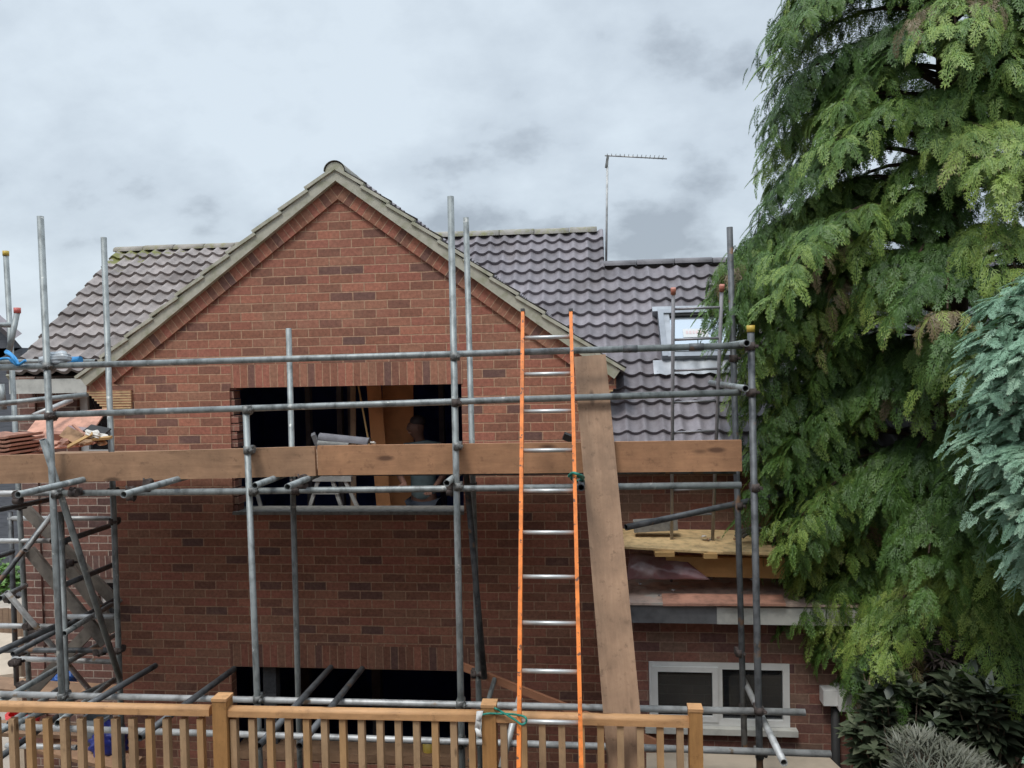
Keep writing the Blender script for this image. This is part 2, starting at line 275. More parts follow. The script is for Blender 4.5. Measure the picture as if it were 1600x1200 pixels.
M['ground'] = plain('ground', (0.07, 0.065, 0.05), 0.95, var=0.35, scale=0.9, bump=0.3)
M['patio'] = plain('patio', (0.42, 0.36, 0.30), 0.9, var=0.2, scale=2)
M['slate'] = plain('slate_cladding', (0.10, 0.105, 0.12), 0.7, var=0.25, stretch=(1, 1, 8), scale=3)
M['fencewood'] = wood('fence_wood', (0.30, 0.20, 0.13), (0.20, 0.13, 0.09), knots=False)
M['sky_frame'] = plain('skylight_frame', (0.27, 0.285, 0.31), 0.4, 0.3, var=0.12)
M['flash'] = plain('flashing', (0.36, 0.38, 0.41), 0.45, 0.2, var=0.2, scale=5)
M['pink'] = plain('pink_print', (0.70, 0.56, 0.56), 0.6, var=0.1)
M['label'] = plain('label_white', (0.68, 0.69, 0.69), 0.6, var=0.04)
M['redbucket'] = plain('red_plastic', (0.70, 0.05, 0.05), 0.4, var=0.1)
M['bluebag'] = plain('blue_bag', (0.03, 0.12, 0.40), 0.45, var=0.3)
M['navybag'] = plain('navy_bag', (0.02, 0.03, 0.20), 0.5, var=0.2)
M['grey_bin'] = plain('grey_plastic', (0.20, 0.22, 0.23), 0.5, var=0.1)
M['white_roof'] = plain('red_far_roof', (0.42, 0.24, 0.20), 0.9, var=0.2)
def glass(name, col, rough=0.05):
    ma, t, b = newmat(name); b.inputs['Base Color'].default_value = (*col, 1); b.inputs['Roughness'].default_value = rough
    b.inputs['IOR'].default_value = 1.5; b.inputs['Specular IOR Level'].default_value = 0.8
    tr = nd(t, 'ShaderNodeBsdfTransparent'); mx = nd(t, 'ShaderNodeMixShader'); mx.inputs[0].default_value = 0.45
    t.links.new(b.outputs[0], mx.inputs[1]); t.links.new(tr.outputs[0], mx.inputs[2]); t.links.new(mx.outputs[0], t.nodes['Material Output'].inputs['Surface'])
    return ma
M['glass'] = glass('window_glass', (0.02, 0.025, 0.03))
def skyglass():
    ma, t, b = newmat('skylight_glass'); b.inputs['Base Color'].default_value = (0.42, 0.46, 0.50, 1); b.inputs['Roughness'].default_value = 0.16
    b.inputs['Metallic'].default_value = 0.55; return ma
M['skyglass'] = skyglass()

# ---------------------------------------------------------------- mesh helpers
class MB:
    def __init__(s): s.v = []; s.f = []; s.uv = []; s.sm = []
    def quad(s, pts, uvs, smooth=False):
        i = len(s.v); s.v += [tuple(p) for p in pts]; s.f.append(tuple(range(i, i+len(pts)))); s.uv.append([tuple(u) for u in uvs]); s.sm.append(smooth); return s
    def obox(s, c, ax, ay, az, hx, hy, hz, uo=(0, 0), uvaxes=None):
        """box about c with unit axes and half sizes; uv in metres along its own axes"""
        c = Vector(c); ax = Vector(ax); ay = Vector(ay); az = Vector(az)
        def pt(i, j, k): return c + ax*(hx*i) + ay*(hy*j) + az*(hz*k)
        A = ((-1,-1),(1,-1),(1,1),(-1,1))
        s.quad([pt(i,-1,k) for i,k in A], [(i*hx+uo[0], k*hz+uo[1]) for i,k in A])
        s.quad([pt(-i,1,k) for i,k in A], [(i*hx+uo[0], k*hz+uo[1]) for i,k in A])
        s.quad([pt(i,j,1) for i,j in A], [(i*hx+uo[0], j*hy+uo[1]) for i,j in A])
        s.quad([pt(i,-j,-1) for i,j in A], [(i*hx+uo[0], j*hy+uo[1]) for i,j in A])
        s.quad([pt(1,j,k) for j,k in A], [(j*hy+uo[0], k*hz+uo[1]) for j,k in A])
        s.quad([pt(-1,-j,k) for j,k in A], [(j*hy+uo[0], k*hz+uo[1]) for j,k in A])
        return s
    def box(s, x0, x1, y0, y1, z0, z1):
        """axis aligned; uv = world metres so that brick courses run on from box to box"""
        a = lambda *p: Vector(p)
        s.quad([a(x0,y0,z0),a(x1,y0,z0),a(x1,y0,z1),a(x0,y0,z1)], [(x0,z0),(x1,z0),(x1,z1),(x0,z1)])
        s.quad([a(x1,y1,z0),a(x0,y1,z0),a(x0,y1,z1),a(x1,y1,z1)], [(x1,z0),(x0,z0),(x0,z1),(x1,z1)])
        s.quad([a(x1,y0,z0),a(x1,y1,z0),a(x1,y1,z1),a(x1,y0,z1)], [(y0,z0),(y1,z0),(y1,z1),(y0,z1)])
        s.quad([a(x0,y1,z0),a(x0,y0,z0),a(x0,y0,z1),a(x0,y1,z1)], [(y1,z0),(y0,z0),(y0,z1),(y1,z1)])
        s.quad([a(x0,y0,z1),a(x1,y0,z1),a(x1,y1,z1),a(x0,y1,z1)], [(x0,y0),(x1,y0),(x1,y1),(x0,y1)])
        s.quad([a(x0,y1,z0),a(x1,y1,z0),a(x1,y0,z0),a(x0,y0,z0)], [(x0,y1),(x1,y1),(x1,y0),(x0,y0)])
        return s
    def bar(s, a, b, w, h, up=(0, 0, 1), uo=(0, 0)):
        """rectangular bar from a to b; w across, h along up"""
        a = Vector(a); b = Vector(b); d = (b-a); L = d.length; d.normalize()
        u = Vector(up); side = d.cross(u).normalized(); u = side.cross(d).normalized()
        return s.obox((a+b)/2, d, side, u, L/2, w/2, h/2, uo)
    def tube(s, a, b, r, n=14, hollow=True, r2=None, caps=True):
        a = Vector(a); b = Vector(b); d = (b-a).normalized(); r2 = r if r2 is None else r2
        t = Vector((0, 0, 1)) if abs(d.z) < 0.9 else Vector((1, 0, 0)); u = d.cross(t).normalized(); w = d.cross(u)
        def ring(p, rr): return [p + u*(rr*math.cos(2*math.pi*k/n)) + w*(rr*math.sin(2*math.pi*k/n)) for k in range(n)]
        L = (b-a).length
        def wall(R0, R1, sm=True):
            for k in range(n):
                k2 = (k+1) % n; s.quad([R0[k], R0[k2], R1[k2], R1[k]], [(0, k/n), (0, (k+1)/n), (L, (k+1)/n), (L, k/n)], sm)
        wall(ring(a, r), ring(b, r2))
        if caps:
            for p, q, rr in ((a, d, r), (b, -d, r2)):
                if hollow and rr > 0.012:
                    wall(ring(p, rr*0.80), ring(p, rr), False); wall(ring(p+q*0.12, rr*0.80), ring(p, rr*0.80), False)
                    s.quad(ring(p+q*0.12, rr*0.80), [(0, 0)]*n)
                else: s.quad(ring(p, rr), [(0, 0)]*n)
        return s
    def path(s, pts, r, n=8):
        pts = [Vector(p) for p in pts]
        rs = r if isinstance(r, (list, tuple)) else [r]*len(pts)
        rings = []
        for i, p in enumerate(pts):
            d = (pts[min(i+1, len(pts)-1)] - pts[max(i-1, 0)]).normalized()
            t = Vector((0, 0, 1)) if abs(d.z) < 0.95 else Vector((1, 0, 0)); u = d.cross(t).normalized(); w = d.cross(u)
            rings.append([p + u*(rs[i]*math.cos(2*math.pi*k/n)) + w*(rs[i]*math.sin(2*math.pi*k/n)) for k in range(n)])
        for R0, R1 in zip(rings, rings[1:]):
            for k in range(n):
                k2 = (k+1) % n; s.quad([R0[k], R0[k2], R1[k2], R1[k]], [(0, 0), (0, 1), (1, 1), (1, 0)], True)
        s.quad(rings[0], [(0, 0)]*n); s.quad(rings[-1], [(0, 0)]*n)
        return s
    def build(s, name, mat, parent=None, merge=False):
        me = bpy.data.meshes.new(name); me.from_pydata(s.v, [], s.f)
        ul = me.uv_layers.new(name='UVMap'); flat = [c for f in s.uv for u in f for c in u]
        ul.data.foreach_set('uv', flat); me.polygons.foreach_set('use_smooth', s.sm)
        if any(s.sm) or merge:
            bm = bmesh.new(); bm.from_mesh(me); bmesh.ops.remove_doubles(bm, verts=bm.verts, dist=1e-5); bmesh.ops.recalc_face_normals(bm, faces=bm.faces); bm.to_mesh(me); bm.free()
        mats = mat if isinstance(mat, (list, tuple)) else [mat]
        for q in mats: me.materials.append(q)
        return link(name, me, parent)
def link(name, me, parent=None):
    o = bpy.data.objects.new(name, me); C.objects.link(o)
    if parent: o.parent = parent; o.matrix_parent_inverse = Matrix.Translation(-root_loc(parent))
    return o
def root_loc(o):
    v = Vector((0, 0, 0))
    while o: v = v + Vector(o.location); o = o.parent if False else None
    return v
def tag(o, label=None, cat=None, group=None, kind=None):
    if label: o['label'] = label
    if cat: o['category'] = cat
    if group: o['group'] = group
    if kind: o['kind'] = kind
    return o
def thing(name, label, cat, loc, group=None):
    o = bpy.data.objects.new(name, None); C.objects.link(o); o.location = loc; o.empty_display_size = 0.2
    return tag(o, label, cat, group)
def bevel(o, w=0.004, seg=2):
    md = o.modifiers.new('bevel', 'BEVEL'); md.width = w; md.segments = seg; md.limit_method = 'ANGLE'; md.angle_limit = R(40); return o

# ================================================================ SETTING
g = MB().quad([(-400, -400, 0), (400, -400, 0), (400, 800, 0), (-400, 800, 0)], [(0, 0)]*4).build('ground', M['ground']); tag(g, kind='structure')
pt = MB().box(-14, -4.8, 3, 16, 0.004, 0.03).build('patio', M['patio']); tag(pt, kind='structure')

# ================================================================ THE HOUSE
YW = 7.2
house = thing('brick_house', 'red brick house with pointed gable, tiled roofs and empty window openings behind the scaffold', 'house', (-1.5, 8.5, 0))
xl = P(181, 800, YW).x; xr = P(950, 640, YW).x
up_w = (P(361, 700, YW).x, P(723, 700, YW).x, P(540, 801, YW).z, P(540, 603, YW).z)
lo_w = (P(361, 1045, YW).x, P(735, 1050, YW).x, P(520, 1186, YW).z, P(540, 1045, YW).z)
apex = P(528, 268, YW); eL = P(137, 590, YW); eR = P(965, 578, YW)
zb = up_w[3] + 0.02
T = 0.11
w = MB()
def wall_cells(w, x0, x1, z0, z1, y0, y1, holes):
    xs = sorted({x0, x1, *[h[0] for h in holes], *[h[1] for h in holes]}); zs = sorted({z0, z1, *[h[2] for h in holes], *[h[3] for h in holes]})
    for a, b in zip(xs, xs[1:]):
        for c, d in zip(zs, zs[1:]):
            if any(h[0] <= (a+b)/2 <= h[1] and h[2] <= (c+d)/2 <= h[3] for h in holes): continue
            w.box(a, b, y0, y1, c, d)
wall_cells(w, xl, xr, 0, zb, YW, YW+T, [up_w, lo_w])
# gable top polygon (front and back)
slopeL = (apex.z-eL.z)/(apex.x-eL.x); slopeR = (apex.z-eR.z)/(eR.x-apex.x)
zc_l = apex.z - slopeL*(apex.x-xl) - 0.06; zc_r = apex.z - slopeR*(xr-apex.x) - 0.06
poly = [(xl, zb), (xr, zb), (xr, max(zc_r, zb+0.01)), (apex.x, apex.z-0.06), (xl, max(zc_l, zb+0.01))]
w.quad([(x, YW, z) for x, z in poly], poly)
w.quad([(x, YW+T, z) for x, z in reversed(poly)], list(reversed(poly)))
MBw = w.build('gable_wall', M['brick'], house)
# broken jambs: ragged cut bricks down the left side of the upper opening
j = MB(); z = up_w[2]
while z < up_w[3]-0.02:
    d = rnd.uniform(0.02, 0.085); j.box(up_w[0]-0.002, up_w[0]+d, YW+0.012+rnd.uniform(0, .01), YW+T+0.05, z+0.004, z+0.073); z += 0.08
j.build('cut_jamb', M['brick_right'], house)
# soldier courses
def soldier(px0, px1, pyt, pyb, name):
    a = P(px0, pyb, YW); b = P(px1, pyb, YW); c = P((px0+px1)/2, pyt, YW); zt = P(540, pyt, YW).z; zbm = P(540, pyb, YW).z
    m_ = MB(); y = YW-0.004
    x0, x1 = a.x, b.x; H = zt-zbm
    # uv: v runs along x so that each brick stands upright
    m_.quad([(x0, y, zbm), (x1, y, zbm), (x1, y, zt), (x0, y, zt)], [(0.012, x0), (0.012, x1), (0.012+0.216, x1), (0.012+0.216, x0)])
    m_.quad([(x0, y+0.09, zbm-0.002), (x1, y+0.09, zbm-0.002), (x1, y, zbm-0.002), (x0, y, zbm-0.002)], [(0.1, x0), (0.1, x1), (0.02, x1), (0.02, x0)])
    return m_.build(name, M['soldier'], house)
soldier(361, 723, 567, 603, 'window_lintel'); soldier(361, 735, 1009, 1044, 'window_lintel')
sill = MB().box(up_w[0], up_w[1], YW-0.012, YW+0.3, up_w[2]-0.02, up_w[2]+0.012).build('window_sill', M['concrete'], house)
sill2 = MB().box(lo_w[0], lo_w[1], YW-0.012, YW+0.3, lo_w[2]-0.02, lo_w[2]+0.06).build('window_sill', M['board_left'], house)
# raking brick band under the verge, the verge itself
def rake(e, sl, sgn):
    a = Vector((apex.x, 0, apex.z)); d = Vector((sgn, 0, -sl)).normalized(); L = abs(e.x-apex.x)/abs(d.x)
    n = Vector((d.z*-sgn, 0, d.x*sgn)); n = Vector((sl*sgn, 0, 1)).normalized()
    up = Vector((0, 0, 1))
    b = MB()
    # raking band: vertical-cut quads with the bricks square to the slope
    def strip(t0, t1, y0, y1, mb, ext=0.0, kx=1.0):
        """strip between offsets t0<t1 measured square to the slope below the roof line; mitred at the apex"""
        def pnt(s_, t, y): 
            q = a + d*s_ - n*t; return Vector((q.x, y, q.z))
        c = t0*sl; c1 = t1*sl     # mitre: cut vertically at the apex
        p = [pnt(L+ext, t1, y0), pnt(c1*1.0*0 - t1*-sl*1.0, t1, y0), pnt(t0*sl, t0, y0), pnt(L+ext, t0, y0)]
        s0, s1, s2 = L+ext, t1*sl, t0*sl
        mb.quad(p, [(t1+0.01, s0), (t1+0.01, s1), (t0+0.01, s2), (t0+0.01, s0)])
        mb.quad([pnt(s0, t1, y0), pnt(s0, t1, y1), pnt(s1, t1, y1), pnt(s1, t1, y0)], [(0.02, s0), (0.05, s0), (0.05, s1), (0.02, s1)])
        mb.quad([pnt(s0, t0, y0), pnt(s0, t0, y1), pnt(s2, t0, y1), pnt(s2, t0, y0)], [(0.02, s0), (0.05, s0), (0.05, s2), (0.02, s2)])
        mb.quad([pnt(s0, t0, y0), pnt(s0, t1, y0), pnt(s0, t1, y1), pnt(s0, t0, y1)], [(0.02, 0), (0.1, 0), (0.1, 0.05), (0.02, 0.05)])
    strip(0.085, 0.215, YW-0.028, YW+0.001, b)
    b.build('raking_band', M['soldier'], house)
    v = MB(); strip(-0.008, 0.085, YW-0.085, YW+0.04, v, 0.02)
    gg = (L+0.04)/int((L+0.04)/0.30)
    for i in range(int((L+0.04)/0.30)):
        s0, s1 = L+0.04-i*gg+0.012, L+0.04-(i+1)*gg
        c = a + d*((s0+s1)/2) + n*0.030; c.y = YW-0.055; tl_ = (-d + n*-0.085).normalized(); nn_ = Vector((0, 1, 0)).cross(tl_).normalized(); c = c - n*0.006
        v.obox(c, tl_, Vector((0, 1, 0)), nn_, (s0-s1)/2, 0.05, 0.015)
    v.build('verge', M['verge'], house)
    return a, d, n, L
aL = rake(eL, slopeL, -1); aR = rake(eR, slopeR, 1)
# corbelled kneelers of thin creasing tiles
def kneeler(px_out, px_in, pyt, pyb, sgn):
    k = MB(); kb = MB(); p0 = P(px_out, pyt, YW); p1 = P(px_in, pyb, YW); nL = 8
    zt, zbm = p0.z, P(px_in, pyb, YW).z; h = (zt-zbm)/nL
    step = 0.026*sgn
    for i in range(nL):
        z1 = zt - i*h; z0 = z1-h; xo = p0.x - i*step*-1 if sgn < 0 else p0.x - i*0.026
        if sgn < 0: xo = p0.x + i*0.026
        xa, xb = sorted((xo, p1.x))
        k.box(xa, xb, YW-0.030+0.001*i, YW-0.003, z0+h*0.42, z1)
        kb.box(xa+0.004, xb-0.004, YW-0.029, YW-0.003, z0, z0+h*0.42)
    k.build('corbel', M['slips'], house); kb.build('corbel_joints', M['buff'], house)
    # brick foot of the raking band
kneeler(138, 208, 610, 642, -1); kneeler(958, 902, 607, 642, 1)
for (pa, pb_, sg) in (((137, 578), (205, 611), -1), ((962, 572), (905, 608), 1)):
    A, B = P(*pa, YW), P(*pb_, YW); fo = MB()
    q = [(A.x, YW-0.027, B.z), (B.x, YW-0.027, B.z), (A.x, YW-0.027, A.z)]
    fo.quad(q, [(x, z) for x, y, z in q]); fo.build('kneeler_brick', M['brick'], house)
# left cheek + body of the house so that it stands up from the side
MB().box(xl, xl+T, YW+T, 9.6, 0, max(zc_l, 1)).build('side_wall', M['brick'], house); MB().box(xr-T, xr, YW+T, 9.6, 0, max(zc_r, 1)).build('side_wall', M['brick'], house)

# rooms behind the openings
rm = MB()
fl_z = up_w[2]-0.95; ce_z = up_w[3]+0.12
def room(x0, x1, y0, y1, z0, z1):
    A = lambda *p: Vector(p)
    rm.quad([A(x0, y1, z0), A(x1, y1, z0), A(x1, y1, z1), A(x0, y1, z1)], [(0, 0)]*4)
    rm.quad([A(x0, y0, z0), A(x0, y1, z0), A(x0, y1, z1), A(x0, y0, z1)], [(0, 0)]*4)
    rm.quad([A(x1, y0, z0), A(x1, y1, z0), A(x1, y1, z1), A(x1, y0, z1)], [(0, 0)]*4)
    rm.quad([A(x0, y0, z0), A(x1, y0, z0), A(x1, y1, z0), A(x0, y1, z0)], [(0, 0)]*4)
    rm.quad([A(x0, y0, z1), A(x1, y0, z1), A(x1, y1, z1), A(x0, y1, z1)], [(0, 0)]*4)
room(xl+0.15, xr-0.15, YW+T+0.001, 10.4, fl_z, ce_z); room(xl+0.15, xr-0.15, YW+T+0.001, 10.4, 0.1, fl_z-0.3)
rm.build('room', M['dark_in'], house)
bl = MB(); a = P(411, 1060, YW+0.14).x; c = P(431, 1060, YW+0.14).x
bl.box(a, c, YW+0.14, YW+0.24, lo_w[2], lo_w[3]+0.15); bl.build('block_pier', M['block'], house)

for px in (482, 531, 548, 690):
    q = P(px, 640, 8.75); MB().box(q.x-0.03, q.x+0.03, 8.72, 8.8, fl_z, ce_z-0.002).build('stud', M['stud'], house)
for px in (480, 590): q = P(px, 1100, 8.6); MB().box(q.x-0.05, q.x+0.05, 8.55, 8.65, 0.1, fl_z-0.31).build('stud', M['stud'], house)

# ---- tiles
def tiles(name, X0, X1, Y0, z0, Y1, z1, ra, rb, n, per, amp, mat, parent, seed=1, left_edge=None, U=None, O=None, V=None, Nn=None, g_=None, mossy=False):
    """rows ra..rb of n rows of wavy tiles between the eave line (Y0,z0) and the ridge line (Y1,z1)"""
    rg = random.Random(seed)
    if U is None:
        U = Vector((1, 0, 0)); sl = Vector((0, Y1-Y0, z1-z0)); g_ = sl.length/n; V = sl.normalized(); Nn = Vector((0, -V.z, V.y)); O = Vector((0, Y0, z0))
    m_ = MB(); sub = 10; dx = per/sub
    k0 = math.floor(X0/dx); k1 = math.ceil(X1/dx)
    def prof(x):
        p = (x/per) % 1.0
        # bold roll: round roll and wide pan
        return amp*(0.5+0.5*math.cos(2*math.pi*(p+0.06*math.sin(2*math.pi*p))))
    jit = {}
    for r in range(ra, rb):
        rows = []
        for k in range(k0, k1+1):
            xx = min(max(k*dx, X0), X1); tile = math.floor(k*dx/(2*per)+0.001)
            if (r, tile) not in jit: jit[(r, tile)] = (rg.uniform(-0.004, 0.004), rg.uniform(-0.003, 0.003))
            ds, dl = jit[(r, tile)]
            h = prof(k*dx)
            s0 = r*g_-0.012+ds; s1 = (r+1)*g_+0.02; lift = 0.045+dl
            base = O + U*xx
            rows.append((base+V*s0+Nn*(h+lift-0.038), base+V*s0+Nn*(h+lift), base+V*s1+Nn*(h+0.004), xx))
        for q0, q1 in zip(rows, rows[1:]):
            if q1[3]-q0[3] < 1e-6: continue
            u0 = q0[3]/(2*per); u1 = q1[3]/(2*per); um = (u0+u1)/2; u0 = um-0.001; u1 = um+0.001
            m_.quad([q0[1], q1[1], q1[2], q0[2]], [(u0, r+0.2), (u1, r+0.2), (u1, r+0.8), (u0, r+0.8)], True)
            m_.quad([q0[0], q1[0], q1[1], q0[1]], [(u0, r+0.2), (u1, r+0.2), (u1, r+0.3), (u0, r+0.3)], False)
            # soffit of the lip
            m_.quad([q0[0], q1[0], q1[0]+V*0.05-Nn*0.012, q0[0]+V*0.05-Nn*0.012], [(u0, r+.2)]*4, False)
    me = bpy.data.meshes.new(name); me.from_pydata(m_.v, [], m_.f); ul = me.uv_layers.new(name='UVMap'); ul.data.foreach_set('uv', [c for f in m_.uv for u in f for c in u])
    me.materials.append(mat); 
    bm = bmesh.new(); bm.from_mesh(me); bmesh.ops.remove_doubles(bm, verts=bm.verts, dist=1e-5)
    for f in bm.faces: f.smooth = True
    for ed in bm.edges:
        if len(ed.link_faces) == 2 and ed.calc_face_angle(0) > R(45): ed.smooth = False
    bm.to_mesh(me); bm.free()
    return link(name, me, parent)
E = EYE
# main roof plane through its measured eave and ridge
EV = (6.93, E-0.93); RG = (9.30, E+1.56)
sl_ = (RG[1]-EV[1])/(RG[0]-EV[0])
NR = 19
xa = apex.x; x930 = P(931, 390, 9.25).x; xcorner = P(955, 660, 7.1).x
Yr2 = None
# lower ridge on the right at y=414
zr2 = None
for q in range(100):
    Y = 8.2+q*0.01; z = EV[1]+sl_*(Y-EV[0]); 
    if P(1000, 416, Y).z <= z: Yr2, zr2 = Y, z; break
nrow2 = int(round((Yr2-EV[0])/(RG[0]-EV[0])*NR))
xend = P(1560, 430, 8.8).x
tiles('roof_tiles', xa+0.1, xcorner, EV[0], EV[1], RG[0], RG[1], 6, NR, NR, 0.165, 0.040, M['tile_r'], house, 3)
tiles('roof_tiles', xcorner, x930, EV[0], EV[1], RG[0], RG[1], 0, NR, NR, 0.165, 0.040, M['tile_r'], house, 4)
tiles('roof_tiles', x930, xend, EV[0], EV[1], RG[0], RG[1], 0, nrow2, NR, 0.165, 0.040, M['tile_r'], house, 5)
# left wing roof
RGL = (9.74, P(275, 391, 9.74).z); xv0 = P(184, 390, 9.74).x
M['tile_l'] = tile_mat('weathered_tile_moss', (0.25, 0.215, 0.20), moss_z=(xv0, RGL[1]), brown=(0.18, 0.145, 0.13))
zle = E+0.0; Yle = 7.72
tiles('roof_tiles', xv0, xa-0.3, Yle, zle, RGL[0], RGL[1], 0, 12, 12, 0.172, 0.042, M['tile_l'], house, 6)
# back slopes (so that the roofs have a far side)
bs = MB(); 
bs.quad([(xv0, RGL[0], RGL[1]), (xa, RGL[0], RGL[1]), (xa, 12.4, E-1.2), (xv0, 12.4, E-1.2)], [(0, 0)]*4)
bs.build('back_slope', M['tile_r'], house); bs = MB()
bs.quad([(xa, RG[0], RG[1]), (x930, RG[0], RG[1]), (x930, 12.4, E-1.2), (xa, 12.4, E-1.2)], [(0, 0)]*4)
bs.quad([(x930, Yr2, zr2), (xend, Yr2, zr2), (xend, 12.0, E-1.2), (x930, 12.0, E-1.2)], [(0, 0)]*4)
bs.build('back_slope', M['tile_r'], house)
# underlay under the tiles
ul_ = MB(); o = 0.03
ul_.quad([(xcorner+0.02, EV[0]+o, EV[1]-0.01), (xend, EV[0]+o, EV[1]-0.01), (xend, Yr2, zr2-0.05), (xcorner+0.02, Yr2, zr2-0.05)], [(0, 0)]*4)
ul_.build('roof_underlay', M['black'], house); ul_ = MB()
ul_.quad([(xv0+0.02, Yle+o, zle-0.02), (xa, Yle+o, zle-0.02), (xa, RGL[0], RGL[1]-0.04), (xv0+0.02, RGL[0], RGL[1]-0.04)], [(0, 0)]*4)
ul_.build('roof_underlay', M['black'], house); ul_ = MB()
ul_.quad([(xa, 7.85, E-0.03), (x930, 7.85, E-0.03), (x930, RG[0], RG[1]-0.04), (xa, RG[0], RG[1]-0.04)], [(0, 0)]*4)
ul_.build('roof_underlay', M['black'], house)
def ridge(x0, x1, Y, z, mat, seg=0.42, r=0.10, label=None):
    m_ = MB(); x = x0; rg = random.Random(int(x0*100)+5)
    while x < x1-0.05:
        xe = min(x+seg, x1); dz = rg.uniform(-0.004, 0.006); n = 9
        A = []; B = []
        for k in range(n+1):
            t = math.pi*k/n; A.append(Vector((x+0.004, Y-r*math.cos(t), z-0.035+dz+r*0.85*math.sin(t)))); B.append(Vector((xe-0.004, Y-r*math.cos(t), z-0.035+dz+(r)*0.85*math.sin(t))))
        for k in range(n): m_.quad([A[k], B[k], B[k+1], A[k+1]], [(0, 0)]*4, True)
        m_.quad(A, [(0, 0)]*len(A)); m_.quad(B, [(0, 0)]*len(B)); x = xe
    return m_.build('ridge_tiles', mat, house)
M['ridge_moss'] = plain('mossy_ridge', (0.30, 0.27, 0.235), 0.9, scale=7, var=0.3, bump=0.4, col2=(0.20, 0.19, 0.06))
ridge(xv0-0.02, xa, RGL[0], RGL[1]+0.035, M['ridge_moss'], r=0.085); ridge(xa+0.05, x930+0.02, RG[0], RG[1]+0.035, M['ridge'], r=0.09); ridge(x930+0.03, xend, Yr2, zr2+0.035, M['ridge_grey'], r=0.075)
# gable end fillers under the stepped ridge and at the left verge
fi = MB()
fi.quad([(x930-0.03, EV[0]+0.4, EV[1]+0.3), (x930-0.03, RG[0], RG[1]-0.05), (x930-0.03, 12, E-1.2)], [(0, 0), (1, 1), (2, 0)])
fi.build('end_wall', M['brick_old'], house); fi = MB()
fi.quad([(xv0+0.06, Yle+0.3, zle-0.05), (xv0+0.06, RGL[0], RGL[1]-0.05), (xv0+0.06, 12.0, E-1.0), (xv0+0.06, 12.0, 0), (xv0+0.06, Yle+0.3, 0)], [(0, 0), (1, 1), (2, 0), (2, -1), (0, -1)])
fi.build('end_wall', M['brick_old'], house)
vl = MB(); vl.bar((xv0+0.02, Yle-0.02, zle-0.03), (xv0+0.02, RGL[0], RGL[1]-0.01), 0.05, 0.06); vl.build('verge', M['verge'], house)

# gable roof tiles: two slopes, running back from the verge
for (a, d, n, L), sg in ((aL, -1), (aR, 1)):
    # eave at the far end of d; V goes up the slope
    V = -d; U = Vector((0, 1, 0)); gg = 0.30; nr = int((L+0.05)/gg)+1
    O = Vector((a.x, YW-0.045, a.z)) + d*(nr*gg*1.0)*0 + d*(L+0.04)
    O = O + n*0.004
    tiles('gable_roof_tiles', 0, 4.2, 0, 0, 0, 0, 0, int((L+0.04)/gg)+0, 1, 0.165, 0.022, M['tile_l'] if sg < 0 else M['tile_r'], house, 9, U=U, O=O, V=V, Nn=n, g_=(L+0.04)/int((L+0.04)/gg))
# ridge of the gable with its round end cap
gr = MB(); n = 12; r = 0.105; z0 = apex.z+0.0
y = YW-0.11
while y < 11:
    A = []; B = []
    for k in range(n+1):
        t = math.pi*k/n; A.append(Vector((apex.x-r*math.cos(t), y, z0-0.02+r*0.95*math.sin(t)))); B.append(Vector((apex.x-r*math.cos(t), y+0.44, z0-0.02+r*0.93*math.sin(t))))
    for k in range(n): gr.quad([A[k], B[k], B[k+1], A[k+1]], [(0, 0)]*4, True)
    gr.quad(B, [(0, 0)]*len(B)); y += 0.45
gr.build('ridge_tiles', M['ridge'], house)
ec = MB(); A = [Vector((apex.x-(r-.012)*math.cos(math.pi*k/n), YW-0.095, z0-0.022+(r-.012)*0.95*math.sin(math.pi*k/n))) for k in range(n+1)]; ec.quad(A, [(0, 0)]*len(A)); ec.build('ridge_end_cap', M['verge'], house)

# ---- left wing: wall, fascia, windows
YL = 8.05
lx0 = P(30, 800, YL).x
wl = MB()
lw1 = (P(120, 620, YL).x, P(178, 620, YL).x, P(140, 716, YL).z, P(140, 606, YL).z)
lw2 = (P(153, 920, YL).x, P(190, 920, YL).x, P(160, 985, YL).z, P(160, 905, YL).z)
wall_cells(wl, lx0, xl, 0, zle-0.02, YL, YL+0.2, [lw1, lw2]); wl.build('left_wall', M['brick_old'], house)
s_ = MB(); a0 = P(98, 900, YL).x; z0_, z1_ = P(140, 902, YL).z, P(140, 868, YL).z
s_.quad([(a0, YL-0.004, z0_), (xl, YL-0.004, z0_), (xl, YL-0.004, z1_), (a0, YL-0.004, z1_)], [(0.012, a0), (0.012, xl), (0.228, xl), (0.228, a0)]); s_.build('window_lintel', brick('soldier_old', bw=0.24, rh=0.0755, offset=0, mortar=(0.42, 0.34, 0.28), tones=[(0, (0.10, 0.055, 0.05)), (0.5, (0.18, 0.085, 0.065)), (0.9, (0.17, 0.10, 0.085))], ms=0.006), house)
fa = MB(); zf = P(80, 592, Yle+0.02).z; fa.box(xv0, xl-0.02, Yle+0.0, Yle+0.025, zf-0.155, zf+0.0); fa.build('fascia', M['fascia'], house)
sf = MB(); sf.box(xv0, xl-0.02, Yle+0.026, YL-0.001, zf-0.15, zf-0.135); sf.build('soffit', M['fascia'], house)
